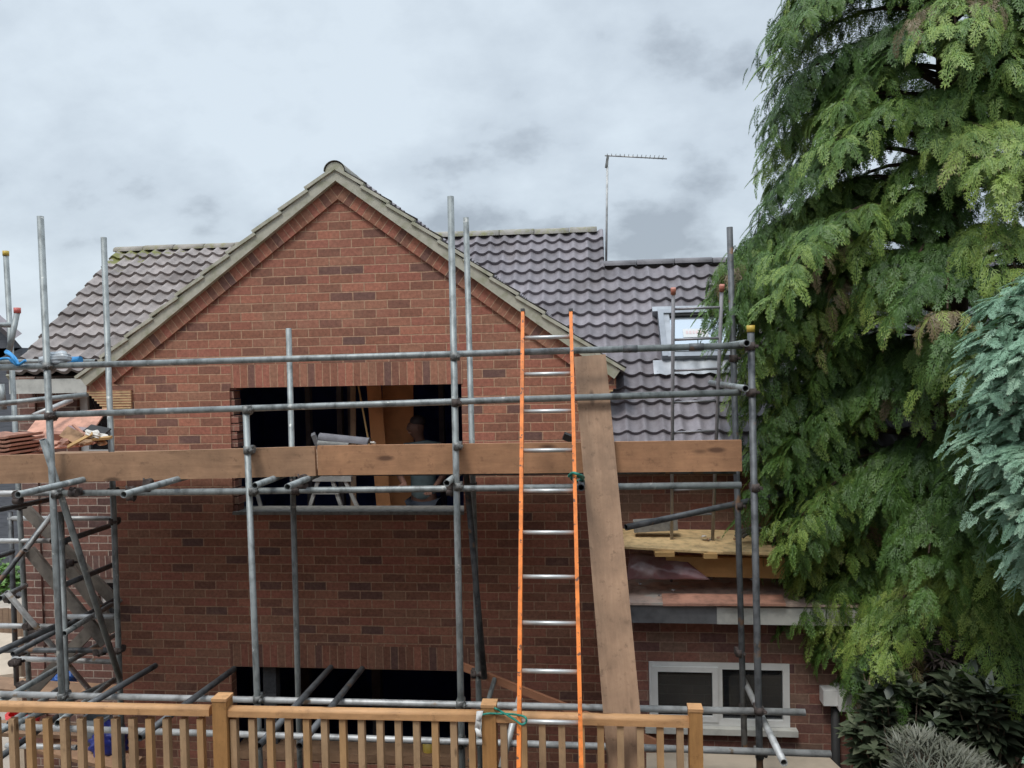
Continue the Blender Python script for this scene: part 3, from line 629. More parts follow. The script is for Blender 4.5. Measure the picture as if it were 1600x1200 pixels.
def window(x0, x1, z0, z1, Y, n, fw=0.055, depth=0.06, sill=True, sashes=None):
    f = MB(); f.box(x0, x0+fw, Y, Y+depth, z0, z1); f.box(x1-fw, x1, Y, Y+depth, z0, z1); f.box(x0+fw, x1-fw, Y, Y+depth, z0, z0+fw); f.box(x0+fw, x1-fw, Y, Y+depth, z1-fw, z1)
    for k in range(1, n): xm = x0+(x1-x0)*k/n; f.box(xm-fw*0.55, xm+fw*0.55, Y+0.001, Y+depth, z0+fw, z1-fw)
    fo_ = f.build('window', M['white'], house); bevel(fo_, 0.005)
    gl = MB(); gl.box(x0+fw*0.9, x1-fw*0.9, Y+0.03, Y+0.036, z0+fw*0.9, z1-fw*0.9); g2 = gl.build('pane', M['glass'], fo_); 
    # the room seen through the pane
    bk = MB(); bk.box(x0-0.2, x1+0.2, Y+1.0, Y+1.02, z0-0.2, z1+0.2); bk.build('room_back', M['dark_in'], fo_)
    if sashes:
        for (a_, b_) in sashes:
            s = MB(); q = 0.045; s.box(a_, a_+q, Y-0.014, Y+0.02, z0+0.035, z1-0.035); s.box(b_-q, b_, Y-0.014, Y+0.02, z0+0.035, z1-0.035); s.box(a_+q, b_-q, Y-0.014, Y+0.02, z0+0.035, z0+0.035+q); s.box(a_+q, b_-q, Y-0.014, Y+0.02, z1-0.035-q, z1-0.035); so = s.build('sash', M['white'], fo_); bevel(so, 0.004)
    return fo_
window(*lw1, YL+0.05, 1, fw=0.09); window(*lw2, YL+0.05, 1)

# ---- right part: upper wall in shade under the eave, flat roof and lower wall
xr1 = P(1420, 800, YW).x
YR = 6.66
zfr = P(1100, 942, 6.45).z      # flat roof level
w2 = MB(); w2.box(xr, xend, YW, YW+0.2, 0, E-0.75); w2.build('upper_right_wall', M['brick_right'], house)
gu = MB(); gu.box(xcorner, xend, EV[0]+0.03, EV[0]+0.05, EV[1]-0.05, EV[1]-0.0); gu.build('eave_fascia', M['lead'], house)
xlow0 = P(950, 1000, YR).x; xlow1 = P(1345, 1000, YR).x
rw = (P(1014, 1080, YR).x, P(1234, 1080, YR).x, P(1120, 1133, YR).z, P(1120, 1035, YR).z)
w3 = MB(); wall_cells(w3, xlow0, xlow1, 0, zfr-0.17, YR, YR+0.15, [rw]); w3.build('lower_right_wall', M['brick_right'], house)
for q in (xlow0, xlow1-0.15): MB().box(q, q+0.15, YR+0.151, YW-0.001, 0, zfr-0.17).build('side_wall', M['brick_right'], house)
wn = window(rw[0]+0.003, rw[1]-0.003, rw[2], rw[3], YR-0.012, 2, sashes=[(rw[0]+0.03, (rw[0]+rw[1])/2-0.01)])
si = MB(); si.box(rw[0]-0.04, rw[1]+0.05, YR-0.07, YR+0.05, rw[2]-0.055, rw[2]-0.003); so_ = si.build('window_sill', M['fascia'], house); bevel(so_)
f3 = MB(); xm = P(1120, 960, 6.45).x
f3.box(xlow0, xm, 6.45, 6.48, zfr-0.175, zfr-0.02); f3.build('flat_roof_fascia', M['lead'], house)
f4 = MB(); f4.box(xm+0.001, xlow1, 6.445, 6.48, zfr-0.175, zfr-0.035); f4.build('flat_roof_fascia', M['fascia'], house)
f5 = MB(); f5.box(xlow0, xlow1, 6.481, YR-0.001, zfr-0.17, zfr-0.15); f5.build('soffit', M['lead'], house)
fr = MB(); fr.box(xlow0, xlow1+0.03, 6.43, YW-0.002, zfr-0.019, zfr+0.0); fr.build('flat_roof', M['mdeck'], house)
# meter boxes and pipes on the lower right wall
mbx = MB(); p = P(1287, 1103, YR-0.12); q = P(1309, 1080, YR-0.12); mbx.box(p.x, q.x, YR-0.12, YR-0.002, p.z, q.z); mo = mbx.build('meter_box', M['white'], house); bevel(mo, 0.01)
mbx = MB(); p = P(1312, 1112, YR-0.16); q = P(1352, 1079, YR-0.16); mbx.box(p.x, q.x, YR-0.16, YR-0.002, p.z, q.z); mo = mbx.build('meter_box', M['white'], house); bevel(mo, 0.01)
pp = MB(); a = P(1305, 1104, YR-0.05); pp.tube(a, (a.x, a.y, 0), 0.035); pp.build('waste_pipe', M['black'], house)
# skylight on the right roof
def onroof(px, py, off=0.0):
    d = ray(px, py); nrm = Vector((0, -(RG[1]-EV[1]), RG[0]-EV[0])).normalized(); o_ = Vector((0, EV[0], EV[1])) + nrm*off
    return CAM + d*((o_-CAM).dot(nrm)/d.dot(nrm))
Vv = Vector((0, RG[0]-EV[0], RG[1]-EV[1])).normalized(); Nv = Vector((0, -Vv.z, Vv.y)); Ux = Vector((1, 0, 0))
s00 = onroof(1027, 490, 0.10); s11 = onroof(1148, 560, 0.10)
sc_ = (s00+s11)/2; sc_.x = (s00.x+s11.x)/2; hw = 0.39; hh = abs((s11-s00).dot(Vv))/2
sc_.x = s00.x+hw
fr_ = MB(); t = 0.055
fr_.obox(sc_ - Ux*(hw-t/2), Ux, Vv, Nv, t/2, hh, 0.06); fr_.obox(sc_ + Ux*(hw-t/2), Ux, Vv, Nv, t/2, hh, 0.06)
fr_.obox(sc_ + Vv*(hh-t/2), Ux, Vv, Nv, hw-t, t/2, 0.06); fr_.obox(sc_ - Vv*(hh-t/2), Ux, Vv, Nv, hw-t, t/2, 0.05)
skl = fr_.build('skylight', M['sky_frame'], house); bevel(skl, 0.008)
inn = MB(); 
for sg in (-1, 1): MB().obox(sc_ + Ux*(sg*(hw-t-0.03))+Nv*0.012, Ux, Vv, Nv, 0.028, hh-t, 0.03).build('inner_frame', M['flash'], skl)
for sg in (-1, 1): MB().obox(sc_ + Vv*(sg*(hh-t-0.012))+Nv*0.012, Ux, Vv, Nv, hw-t-0.06, 0.012, 0.028).build('gap_shade_strip', M['black'], skl)  # black strips stand in for the shaded gap above and below the glass
gl = MB(); gl.obox(sc_+Nv*0.005, Ux, Vv, Nv, hw-t, hh-t, 0.005); gl.build('pane', M['skyglass'], skl)
lb = MB(); lc = sc_+Nv*0.013-Ux*0.03+Vv*0.02; lb.obox(lc, Ux, Vv, Nv, 0.125, 0.06, 0.0015); lbo = lb.build('sticker', M['label'], skl)
pk = MB()
for i, (dx_, w_) in enumerate(((-0.085, 0.012), (-0.052, 0.012), (-0.02, 0.010), (0.012, 0.013), (0.046, 0.012), (0.08, 0.011))):
    pk.obox(lc+Nv*0.003+Ux*dx_+Vv*0.008, Ux, Vv, Nv, w_, 0.022, 0.0008)
pk.build('print', M['pink'], lbo)
ap = MB(); ac = sc_ - Vv*(hh+0.085); 
for k in range(16):
    x0_ = -hw-0.09+k*(2*hw+0.18)/16; x1_ = x0_+(2*hw+0.18)/16
    def wv(x, s): 
        xx = ac.x+x; p_ = (xx/0.165) % 1.0; return Nv*(0.006 - 0.032*0 + 0.03*(0.5+0.5*math.cos(2*math.pi*p_))*s - 0.045)
    b0, b1 = ac+Ux*x0_-Vv*0.085, ac+Ux*x1_-Vv*0.085; c0, c1 = ac+Ux*x0_+Vv*0.085, ac+Ux*x1_+Vv*0.085
    ap.quad([b0+wv(x0_, 1), b1+wv(x1_, 1), c1+wv(x1_, 0.3)+Nv*0.03, c0+wv(x0_, 0.3)+Nv*0.03], [(0, 0)]*4, True)
ap.build('flashing', M['flash'], skl)
hd = MB(); hd.obox(sc_ + Vv*(hh+0.035)-Nv*0.015, Ux, Vv, Nv, hw+0.05, 0.035, 0.05); hd.build('flashing', M['flash'], skl)

vh = thing('unseen_sky_blocking_house', 'unseen brown brick house behind the deck, added to block sky light from the lower wall', 'house', (0, -5, 0))  # camera-side house added out of view, sized to keep sky light off the wall
MB().box(-13, 13, -9, -0.6, 0, E+1.5).build('wall', M['brick_old'], vh)
m_ = MB(); q = [(-13.3, -0.25, E+1.45), (13.3, -0.25, E+1.45), (13.3, -5, E+4.7), (-13.3, -5, E+4.7)]; m_.quad(q, [(0, 0)]*4); m_.quad([(-13.3, -5, E+4.7), (13.3, -5, E+4.7), (13.3, -9.3, E+1.45), (-13.3, -9.3, E+1.45)], [(0, 0)]*4)
m_.quad([(-13.3, -0.25, E+1.45), (13.3, -0.25, E+1.45), (13.3, -9.3, E+1.45), (-13.3, -9.3, E+1.45)], [(0, 0)]*4); m_.build('roof', M['tile_r'], vh)

# ================================================================ SCAFFOLD
YO, YI = 5.50, 6.27          # outer and inner rows of uprights
RT = 0.0242
scaf = thing('scaffold', 'galvanised tube scaffold with wooden toe boards standing across the front of the brick house', 'scaffold', (-1, 5.9, 0))
def tubepx(name, p0, p1, Y0, Y1=None, mat='steel', r=RT, caps=True, ground=False):
    Y1 = Y0 if Y1 is None else Y1
    a, b_ = P(*p0, Y0), P(*p1, Y1)
    if ground:   # carry an upright on down to the ground along its own line
        d = (b_-a); b_ = a + d*((a.z-0.02)/(-d.z))
    return MB().tube(a, b_, r).build(name, M[mat], scaf), a, b_
# uprights
for p0, p1, Y, mt in (((63, 338), (97, 1090), YO, 'steel'), ((384, 636), (402, 1090), YO, 'steel'), ((704, 307), (720, 1090), YO, 'steel'), ((1173, 512), (1187, 1190), YO, 'steel_old'),
                      ((162, 371), (187, 1060), YI, 'steel'), ((451, 513), (466, 1090), YI, 'steel'), ((728, 340), (748, 1090), YI, 'steel'), ((1140, 355), (1162, 1120), YI, 'steel_old'),
                      ((9, 395), (45, 1060), 6.9, 'steel'), ((95, 800), (104, 1100), 6.0, 'steel')):
    tubepx('upright', p0, p1, Y, mat=mt, ground=True)
def cap(px, py, Y, col):
    a = P(px, py, Y); MB().tube(a+Vector((0, 0, -0.035)), a+Vector((0, 0, 0.012)), RT+0.004, hollow=False).build('end_cap', M[col], scaf)
cap(9, 394, 6.9, 'yellow'); cap(1173, 511, YO, 'yellow')
# rails and ledgers (inside face of the outer uprights)
YG = YO+0.052
ends = {}
for nm, p0, p1, Y, mt in (('guard_rail', (-60, 576), (1160, 540), YG, 'steel'), ('guard_rail', (82, 648), (1157, 613), YG, 'steel'), ('guard_rail', (-60, 657), (88, 651), YG+0.05, 'steel'),
                          ('ledger', (-60, 772), (84, 770), YG, 'steel_pale'), ('ledger', (86, 771), (1158, 758), YG, 'steel'), ('ledger', (-60, 1083), (1258, 1113), YG, 'steel_pale'),
                          ('ledger', (-60, 1133), (1298, 1178), YO-0.052, 'steel_pale')):
    tubepx(nm, p0, p1, Y, mat=mt)
# inner ledger just under the boards
zb_ = P(712, 758, YG).z
MB().tube((P(-40, 760, YI-0.05).x, YI-0.052, zb_), (P(1150, 760, YI-0.05).x, YI-0.052, zb_), RT).build('ledger', M['steel_old'], scaf)
# transoms: they lie across the ledgers and stick out towards the camera
def transom(px, py, far_Y, z=None, mat='steel', near_Y=None):
    z = (zb_+0.049) if z is None else z
    a = PZ(px, py, z); 
    if near_Y: a = Vector((a.x, near_Y, z))
    MB().tube(a, (a.x+rnd.uniform(-.02, .02), far_Y, z), RT).build('transom', M[mat], scaf); return a
for px, py in ((28, 773), (193, 773), (398, 759), (449, 761), (698, 755)): transom(px, py, 7.05)
transom(908, 762, 7.05, mat='steel_old')
# end rails on the right return: open ends facing the camera
for px, py, Yf in ((1167, 536, 6.9), (1165, 607, 6.9)):
    a = P(px, py, 5.38); MB().tube(a, (a.x+0.0, Yf, a.z), RT).build('end_rail', M['steel'], scaf)
# lower lift transoms, far end first
zl = P(712, 1100, YG).z + 0.049
for far, near, mt in (((243, 1040), (130, 1106), 'steel_old'), ((366, 1045), (218, 1153), 'steel_old'), ((517, 1043), (404, 1166), 'steel_old'), ((566, 1045), (468, 1166), 'steel_old')):
    d = ray(*far); a = CAM + d*((zl-E)/d.z); b_ = PZ(*near, zl)
    MB().tube(a, b_, RT).build('transom', M[mt], scaf)
a = P(1160, 1058, 6.5); b_ = P(1225, 1192, 4.95); MB().tube(a, b_, RT).build('transom', M['steel_pale'], scaf)
a = P(773, 1060, 6.4); b_ = P(740, 1100, 6.0); MB().tube(a, P(735, 1190, 5.9), 0.02).build('brace', M['steel'], scaf)
MB().tube(P(812, 1090, 5.6), P(783, 1200, 5.3), RT).build('brace', M['steel_pale'], scaf)
# raking tubes
tubepx('brace', (726, 713), (757, 1060), 6.05, 6.16, 'steel_old')
tubepx('brace', (67, 687), (187, 1060), YO-0.06, YI-0.06, 'steel')
tubepx('brace', (978, 824), (1245, 767), 5.75, 6.65, 'steel_old')
# the stair tower and its braces on the left
for nm, p0, p1, Y0, Y1, mt in (
    ('guard_rail', (-60, 637), (136, 617), 5.9, 6.3, 'steel'), ('brace', (52, 650), (112, 625), 6.2, 6.5, 'steel_pale'), ('brace', (27, 487), (12, 560), 6.5, 6.4, 'steel'),
    ('guard_rail', (-60, 507), (22, 508), 6.6, 6.6, 'steel'), ('guard_rail', (-60, 565), (150, 565), 6.75, 6.75, 'steel'), ('brace', (2, 600), (6, 640), 6.3, 6.3, 'steel'),
    ('brace', (10, 925), (140, 1078), 6.3, 6.9, 'steel_pale'), ('stair_rail', (-40, 977), (88, 979), 6.6, 6.6, 'steel_pale'), ('stair_rail', (-40, 1016), (180, 1016), 6.5, 6.5, 'steel_old'),
    ('stair_rail', (99, 964), (180, 963), 6.5, 6.5, 'steel_pale'), ('stair_rail', (20, 1029), (178, 1034), 6.7, 6.7, 'steel_pale'), ('stair_rail', (14, 810), (176, 810), 7.2, 7.2, 'steel_pale'),
    ('stair_rail', (-40, 845), (80, 845), 6.9, 6.9, 'steel_pale'), ('transom', (-40, 1035), (88, 978), 5.2, 6.0, 'steel_old'), ('transom', (20, 1022), (178, 938), 5.8, 7.0, 'steel_old'),
    ('transom', (-20, 1108), (180, 992), 5.4, 7.2, 'steel'), ('transom', (-30, 1155), (182, 1062), 5.1, 6.6, 'steel'), ('transom', (98, 915), (178, 882), 6.0, 6.9, 'steel_old'),
    ('transom', (98, 846), (176, 820), 6.0, 6.9, 'steel_old'), ('brace', (-30, 945), (82, 803), 6.2, 7.0, 'steel_old'), ('transom', (-20, 875), (20, 862), 6.4, 6.8, 'steel_old'),
    ('transom', (0, 935), (40, 915), 6.3, 6.9, 'steel'), ('transom', (-20, 800), (80, 780), 6.0, 6.7, 'steel_old'), ('brace', (40, 860), (80, 806), 6.5, 6.9, 'steel_pale'),
    ('transom', (100, 990), (178, 942), 5.9, 7.0, 'steel'), ('transom', (90, 1130), (178, 1062), 5.3, 6.6, 'steel'), ('stair_rail', (10, 1165), (120, 1168), 6.5, 6.5, 'steel_pale'),
    ('upright', (16, 800), (26, 1070), 7.2, 7.2, 'steel_old'), ('brace', (105, 1068), (15, 1130), 6.4, 5.4, 'steel'), ('transom', (-10, 1190), (90, 1120), 5.2, 6.0, 'steel_old')):
    a, b_ = P(*p0, Y0), P(*p1, Y1); MB().tube(a, b_, RT).build(nm, M[mt], scaf)
a = P(27, 486, 6.5); MB().tube(a+Vector((0, 0, -0.02)), a+Vector((0, 0, 0.03)), RT+0.005, hollow=False).build('end_cap', M['redcap'], scaf)
# timber stair stringers of the tower
for p0, p1, Y0, Y1 in (((35, 790), (185, 945), 7.1, 7.1), ((46, 860), (165, 1005), 6.7, 6.7), ((95, 870), (180, 985), 7.0, 7.0), ((50, 1080), (150, 975), 6.9, 6.9)):
    a, b_ = P(*p0, Y0), P(*p1, Y1); o_ = MB().bar(a, b_, 0.035, 0.11).build('stair_stringer', M['stringer'], scaf)
# toe boards
def toe(px0, px1, pt0, pt1, mat):
    a, b_ = P(px0, pt0, YG+0.05), P(px1, pt1, YG+0.05); dz = Vector((0, 0, 0.1125))
    o_ = MB().bar(a-dz, b_-dz, 0.038, 0.222, uo=(a.x, 0)).build('toe_board', M[mat], scaf); bevel(o_, 0.004)
    return a, b_
toe(-60, 493, 713, 697, 'board_left'); toe(497, 1158, 696, 687, 'board')
# platform boards; inner rows and narrow infill added to shade the wall below
z_p = zb_+0.049+RT+0.019
xpa, xpb = P(-60, 760, 5.8).x, P(940, 760, 6.0).x
for k in range(6):
    y0 = (5.64, 5.872, 6.31, 6.542, 6.774, 6.105)[k]
    for s0, s1 in ((xpa, xpa+2.3), (xpa+2.32, xpb-0.02)) if k % 2 else ((xpa, xpa+3.2), (xpa+3.21, xpb)):
        o_ = MB().box(s0, s1, y0, y0+(0.225 if k < 5 else 0.13), z_p-0.019, z_p+0.019+0.002*k).build('scaffold_board', M['board_old'], scaf)
# couplers
def coupler(p, axis_a, axis_b, rust=False, front=-1):
    """two collars clasping crossing tubes, a block and a bolt with its nut"""
    p = Vector(p); A = Vector(axis_a).normalized(); B = Vector(axis_b).normalized(); n = A.cross(B)
    if n.length < 0.1: n = Vector((0, -1, 0))
    n.normalize(); n = n if n.y < 0 else -n
    m_ = MB(); m_.tube(p-A*0.028, p+A*0.028, RT+0.007, 12, hollow=False)
    q = p - n*0.05; m_.tube(q-B*0.028, q+B*0.028, RT+0.007, 12, hollow=False)
    m_.obox(p-n*0.025, A, B, n, 0.024, 0.024, 0.014)
    s_ = B*0.036
    m_.tube(p+s_-n*0.02, p+s_+n*0.045, 0.007, 8, hollow=False); m_.tube(p+s_+n*0.018, p+s_+n*0.032, 0.014, 6, hollow=False)
    t_ = q - A*0.036; m_.tube(t_-n*0.035, t_+n*0.03, 0.007, 8, hollow=False); m_.tube(t_+n*0.01, t_+n*0.022, 0.014, 6, hollow=False)
    m_.build('coupler', M['coupler_rust' if rust else 'coupler'], scaf)
Z = (0, 0, 1); X = (1, 0, 0); Yx = (0, 1, 0)
for px, py, ru in ((73, 572, 0), (76, 650, 1), (86, 771, 0), (385, 640, 0), (394, 767, 0), (710, 557, 0), (712, 629, 1), (715, 760, 0), (1173, 541, 1), (1175, 613, 1), (1180, 762, 1), (96, 1088, 0), (402, 1092, 0), (719, 1100, 0), (1186, 1110, 1),
                   (1187, 1178, 0), (720, 1162, 0), (387, 703, 0), (714, 697, 0), (402, 1150, 0)):
    coupler(P(px, py, YO), Z, X, bool(ru))
for px, py, ru in ((738, 760, 1), (757, 1100, 1), (1155, 1020, 1), (1155, 790, 1), (1163, 1110, 1), (741, 1053, 1), (174, 768, 1), (176, 815, 1), (1147, 560, 1), (460, 767, 1), (752, 1053, 1), (184, 1016, 1)):
    coupler(P(px, py, YI), Z, X, bool(ru))
for px, py in ((28, 782), (205, 776), (232, 764), (463, 766), (474, 758), (704, 768)): coupler(P(px, py, YG), X, Yx, True)
for px, py in ((115, 770),): coupler(P(px, py, YO-0.05), X, Z, True)
for px, py in ((50, 978), (104, 966), (36, 1018), (110, 880), (60, 988), (160, 1018), (28, 1035), (100, 846), (36, 790), (40, 1070), (20, 935)): coupler(P(px, py, 6.5), Z, Yx, True)
# sleeve couplers along the rails
for px, py, Y in ((1088, 542.1, YG), (985, 545.2, YG)):
    a = P(px, py, Y); MB().tube(a-Vector((0.05, 0, 0)), a+Vector((0.05, 0, 0)), RT+0.003).build('sleeve', M['steel_old'], scaf)

# ================================================================ ORANGE LADDER
ldr = thing('ladder', 'tall orange ladder with pale metal rungs leaning on the scaffold rails', 'ladder', P(850, 1190, 4.1))
z_top = P(855, 549, YG).z; y_touch = YO-0.06
z_bot = P(860, 1130, 4.45).z
kk = (y_touch-4.42)/(z_top-z_bot)
def lad_pt(px, py):
    # plane  Y = y_touch + kk*(z - z_top)
    d = ray(px, py); t = (y_touch + kk*(CAM.z-z_top) - CAM.y)/(d.y - kk*d.z); return CAM + d*t
lt, lb_ = lad_pt(817, 489), lad_pt(811, 1180); rt, rb = lad_pt(892, 489), lad_pt(908, 1180)
dirL = (lb_-lt).normalized(); dirR = (rb-rt).normalized()
floor_z = E-2.80
lb_ = lt + dirL*((floor_z-lt.z)/dirL.z); rb = rt + dirR*((floor_z-rt.z)/dirR.z)
nrm_l = dirL.cross(Vector((1, 0, 0))).normalized()
for a, b_ in ((lt, lb_), (rt, rb)):
    o_ = MB().bar(a, b_, 0.024, 0.05, up=nrm_l).build('stile', M['orange'], ldr); bevel(o_, 0.006, 2)
    MB().bar(a-(b_-a).normalized()*0.022, a, 0.03, 0.056, up=nrm_l).build('end_cap', M['black'], ldr)
rungs = [528, 585, 643, 704, 767, 832, 901, 973, 1048, 1127]
for y in rungs + [1212, 1300]:
    a = lad_pt(817 - (y-489)*0.006, y); 
    def on(a0, d0, z): return a0 + d0*((z-a0.z)/d0.z)
    zz = a.z; q0, q1 = on(lt, dirL, zz), on(rt, dirR, zz)
    if zz < floor_z+0.05: continue
    MB().tube(q0+Vector((0.010, 0, 0)), q1-Vector((0.010, 0, 0)), 0.014, 12, hollow=False).build('rung', M['alu'], ldr)

# ================================================================ LEANING PLANK
pl_top = P(921, 558, YG+0.20); pl_mid = P(935, 705, YG-0.06)
kp = (pl_top.y-pl_mid.y)/(pl_top.z-pl_mid.z)
def pl_pt(px, py):
    d = ray(px, py); t = (pl_top.y + kp*(CAM.z-pl_top.z))/(d.y-kp*d.z); return CAM + d*t
a = pl_pt(921.5, 557); b_ = pl_pt(979, 1200); d = (b_-a).normalized(); e_ = a + d*((floor_z-a.z)/d.z)
nn = d.cross(Vector((1, 0, 0))).normalized()
pk_ = MB().bar(a, e_, 0.235, 0.038, up=nn, uo=(0.3, 0)).build('scaffold_plank', M['board_old']); bevel(pk_, 0.006)
tag(pk_, 'weathered wide wooden plank leaning steeply beside the orange ladder', 'plank')

# ================================================================ ROOF LADDER (grey, red tips)
rl = thing('ladder', 'thin grey ladder with red tipped stiles standing on the flat roof before the skylight', 'ladder', P(1080, 905, 6.95))
Yt, Yb = 5.85, 6.95
for (p0, p1) in (((1052, 452), (1049, 908)), ((1128, 447), (1111, 905))):
    a, b_ = P(*p0, Yt), P(*p1, Yb); MB().tube(a, b_, 0.0145, 10, hollow=False).build('stile', M['alu_dull'], rl)
    d = (b_-a).normalized(); MB().tube(a-d*0.01, a+d*0.04, 0.02, 10, hollow=False).build('end_cap', M['orcap'], rl)
for y in (482, 530, 578, 628, 675, 805, 846, 885, 765, 720):
    t = (y-450)/(906-450)
    Yy = 1/((1-t)/Yt + t/Yb); x0 = 1052-3*t; x1 = 1128-17*t
    a = P(x0, y+1, Yy); c = P(x1, y-2, Yy); MB().tube(a, c, 0.010, 8, hollow=False).build('rung', M['alu_dull'], rl)

# ================================================================ TV ANTENNA
ant = thing('tv_antenna', 'thin television antenna mast with a long horizontal boom above the right ridge', 'antenna', P(948, 415, 9.1))
a = P(949, 246, 9.1); b_ = P(947, 432, 9.1)
MB().tube(a, b_, 0.013, 8, hollow=False).build('mast', M['steel_pale'], ant)
c = P(1042, 248, 9.1); a2 = P(945, 243, 9.1)
MB().tube(a2, c, 0.009, 8, hollow=False).build('boom', M['steel_pale'], ant)
el = MB()
for k in range(14):
    p = a2.lerp(c, 0.04+k*0.069); h = 0.05+0.003*k
    el.tube(p-Vector((0, h, -0.010)), p+Vector((0, h, 0.012)), 0.004, 5, hollow=False)
el.build('elements', M['steel_pale'], ant)
MB().bar(P(947, 262, 9.1), P(950, 243, 9.1), 0.03, 0.03, up=(0, 1, 0)).build('clamp', M['coupler'], ant)

# ================================================================ DECK AND RAILING
YD = 4.66
dk = MB()
x = -4.6
while x < 2.2:
    dk.box(x, x+0.14, -1.0, YD+0.08, floor_z-0.03, floor_z); x += 0.146
dk = dk.build('deck', M['stringer']); tag(dk, kind='structure')
rail = thing('deck_railing', 'honey coloured wooden railing with square balusters along the deck edge in front', 'railing', (-1, YD, floor_z))
def top_rail(p0, p1):
    a, b_ = P(*p0, YD), P(*p1, YD); d = (b_-a).normalized(); m_ = MB(); up = Vector((0, 0, 1))
    # moulded handrail: rounded top
    prof = [(-0.034, -0.030), (0.034, -0.030), (0.034, 0.006), (0.027, 0.020), (0.012, 0.027), (-0.012, 0.027), (-0.027, 0.020), (-0.034, 0.006)]
    side = Vector((0, 1, 0)); n = len(prof); L = (b_-a).length
    A = [a+side*s+up*(t-0.027) for s, t in prof]; B = [b_+side*s+up*(t-0.027) for s, t in prof]
    for k in range(n):
        k2 = (k+1) % n; m_.quad([A[k], B[k], B[k2], A[k2]], [(0, k*0.03), (L, k*0.03), (L, k*0.03+0.03), (0, k*0.03+0.03)], k in (2, 3, 4, 5, 6))
    m_.quad(A, [(0, 0)]*n); m_.quad(B, [(0, 0)]*n)
    return m_.build('handrail', M['deckwood'], rail)
top_rail((-80, 1094), (330, 1102)); top_rail((354, 1103), (752, 1110)); top_rail((774, 1111), (1076, 1119))
def post(pxl, pxr, py):
    a = P(pxl, py, YD-0.045); c = P(pxr, py, YD-0.045); w_ = c.x-a.x
    o_ = MB().bar((a.x+w_/2, YD, floor_z), (a.x+w_/2, YD, a.z), w_, w_, up=(0, 1, 0), uo=(a.x*3, 0)).build('post', M['postwood'], rail); bevel(o_, 0.005)
    q = MB().box(a.x-0.004, c.x+0.004, YD-w_/2-0.004, YD+w_/2+0.004, a.z-0.012, a.z+0.006).build('post_cap', M['deckwood'], rail); bevel(q, 0.003)
post(331, 353, 1093); post(752, 774, 1103); post(1077, 1098, 1110)
zb_r = P(540, 1118, YD).z
bxs = [366, 394.5, 422.5, 451, 479.5, 507.5, 536, 565, 594, 622.5, 651, 680, 709, 737.5]
bxs += [340-26.7*k-26 for k in range(0, 14)] + [787, 818, 847, 877.5, 908, 938, 969, 1000, 1031, 1062]
for px in bxs:
    tx = P(px, 1125, YD).x; w_ = 0.041
    m_ = MB().bar((tx, YD+0.002, floor_z+0.03), (tx, YD+0.002, P(px, 1122, YD).z-0.0), w_, w_, up=(0, 1, 0), uo=(px*0.37, px*0.11))
    bevel(m_.build('baluster', M[('baluster', 'baluster', 'baluster_dark')[int(px*7)%3]], rail), 0.004)
MB().bar(P(-80, 1094, YD+0.0)*1 + Vector((0, 0, -0.93)), P(1076, 1110, YD) + Vector((0, 0, -0.93)), 0.06, 0.05).build('bottom_rail', M['deckwood'], rail)

# ================================================================ SMALL THINGS
def rope(name, pts, r, mat, label, cat='rope', parent=None):
    # round the corners
    P_ = [Vector(p) for p in pts]; out_ = []
    for i in range(len(P_)-1):
        p0 = P_[max(i-1, 0)]; p1 = P_[i]; p2 = P_[i+1]; p3 = P_[min(i+2, len(P_)-1)]
        for k in range(6):
            t = k/6; out_.append(0.5*((2*p1)+(p2-p0)*t+(2*p0-5*p1+4*p2-p3)*t*t+(3*p1-p0-3*p2+p3)*t**3))
    out_.append(P_[-1])
    o_ = MB().path(out_, r, 7).build(name, M[mat], parent)
    if label: tag(o_, label, cat)
    return o_
rope('rope', [P(889, 744, 5.10), P(895, 739, 5.02), P(905, 742, 5.02), P(912, 746, 5.3), P(906, 752, 5.42), P(893, 748, 5.3), P(897, 743, 5.05), P(910, 748, 5.2), P(911, 757, 5.45), P(905, 762, 5.45), P(908, 748, 5.2)], 0.010, 'green_rope', 'green rope knotted round the right stile of the orange ladder at the scaffold ledger')
rope('rope', [P(752, 1117, YD-0.06), P(763, 1115, YD-0.06), P(776, 1115, YD-0.05), P(800, 1116, YD-0.1), P(813, 1118, 4.35), P(821, 1121, 4.3), P(822, 1128, 4.3), P(815, 1132, 4.3), P(805, 1125, 4.4), P(785, 1113, YD-0.05), P(774, 1107, YD-0.06), P(770, 1106, YD+0.06)], 0.0065, 'green_rope', 'thin green cord tying the orange ladder to the deck post')
rg_ = MB(); base = P(750, 1118, YD-0.06)
pts = [(750, 1112), (748, 1125), (746, 1138), (750, 1150)]
for i in range(3):
    a, b_ = P(*pts[i], YD-0.07), P(*pts[i+1], YD-0.07); wd = 0.018
    rg_.quad([a-Vector((wd*(1.2-i*.2), 0, 0)), a+Vector((wd, 0.012, 0)), b_+Vector((wd*(.8), -0.01, 0)), b_-Vector((wd, 0, 0))], [(0, 0)]*4, True)
ro = rg_.build('rag', M['rag']); sm_ = ro.modifiers.new('thick', 'SOLIDIFY'); sm_.thickness = 0.012; tag(ro, 'scrap of white rag knotted round the cord at the middle deck post', 'rag')
rope('rope', [P(-10, 563, YG-0.04), P(12, 560, YG-0.04), P(20, 566, YG-0.035), P(28, 570, YG-0.03), P(24, 560, YG+0.03), P(12, 549, 5.7), P(9, 551, 5.7), P(18, 556, YG-0.03), P(28, 569, YG-0.04), P(40, 563, YG-0.04)], 0.011, 'blue_rope', 'bright blue rope looped on the rail at the far left')
bt = MB().tube(P(106, 564, YG+0.22), P(126, 563, YG+0.22), 0.033, 10, hollow=False).build('tape_roll', M['blue_rope']); tag(bt, 'strip of bright blue tape round the tube beside the grey plastic wrap', 'tape')
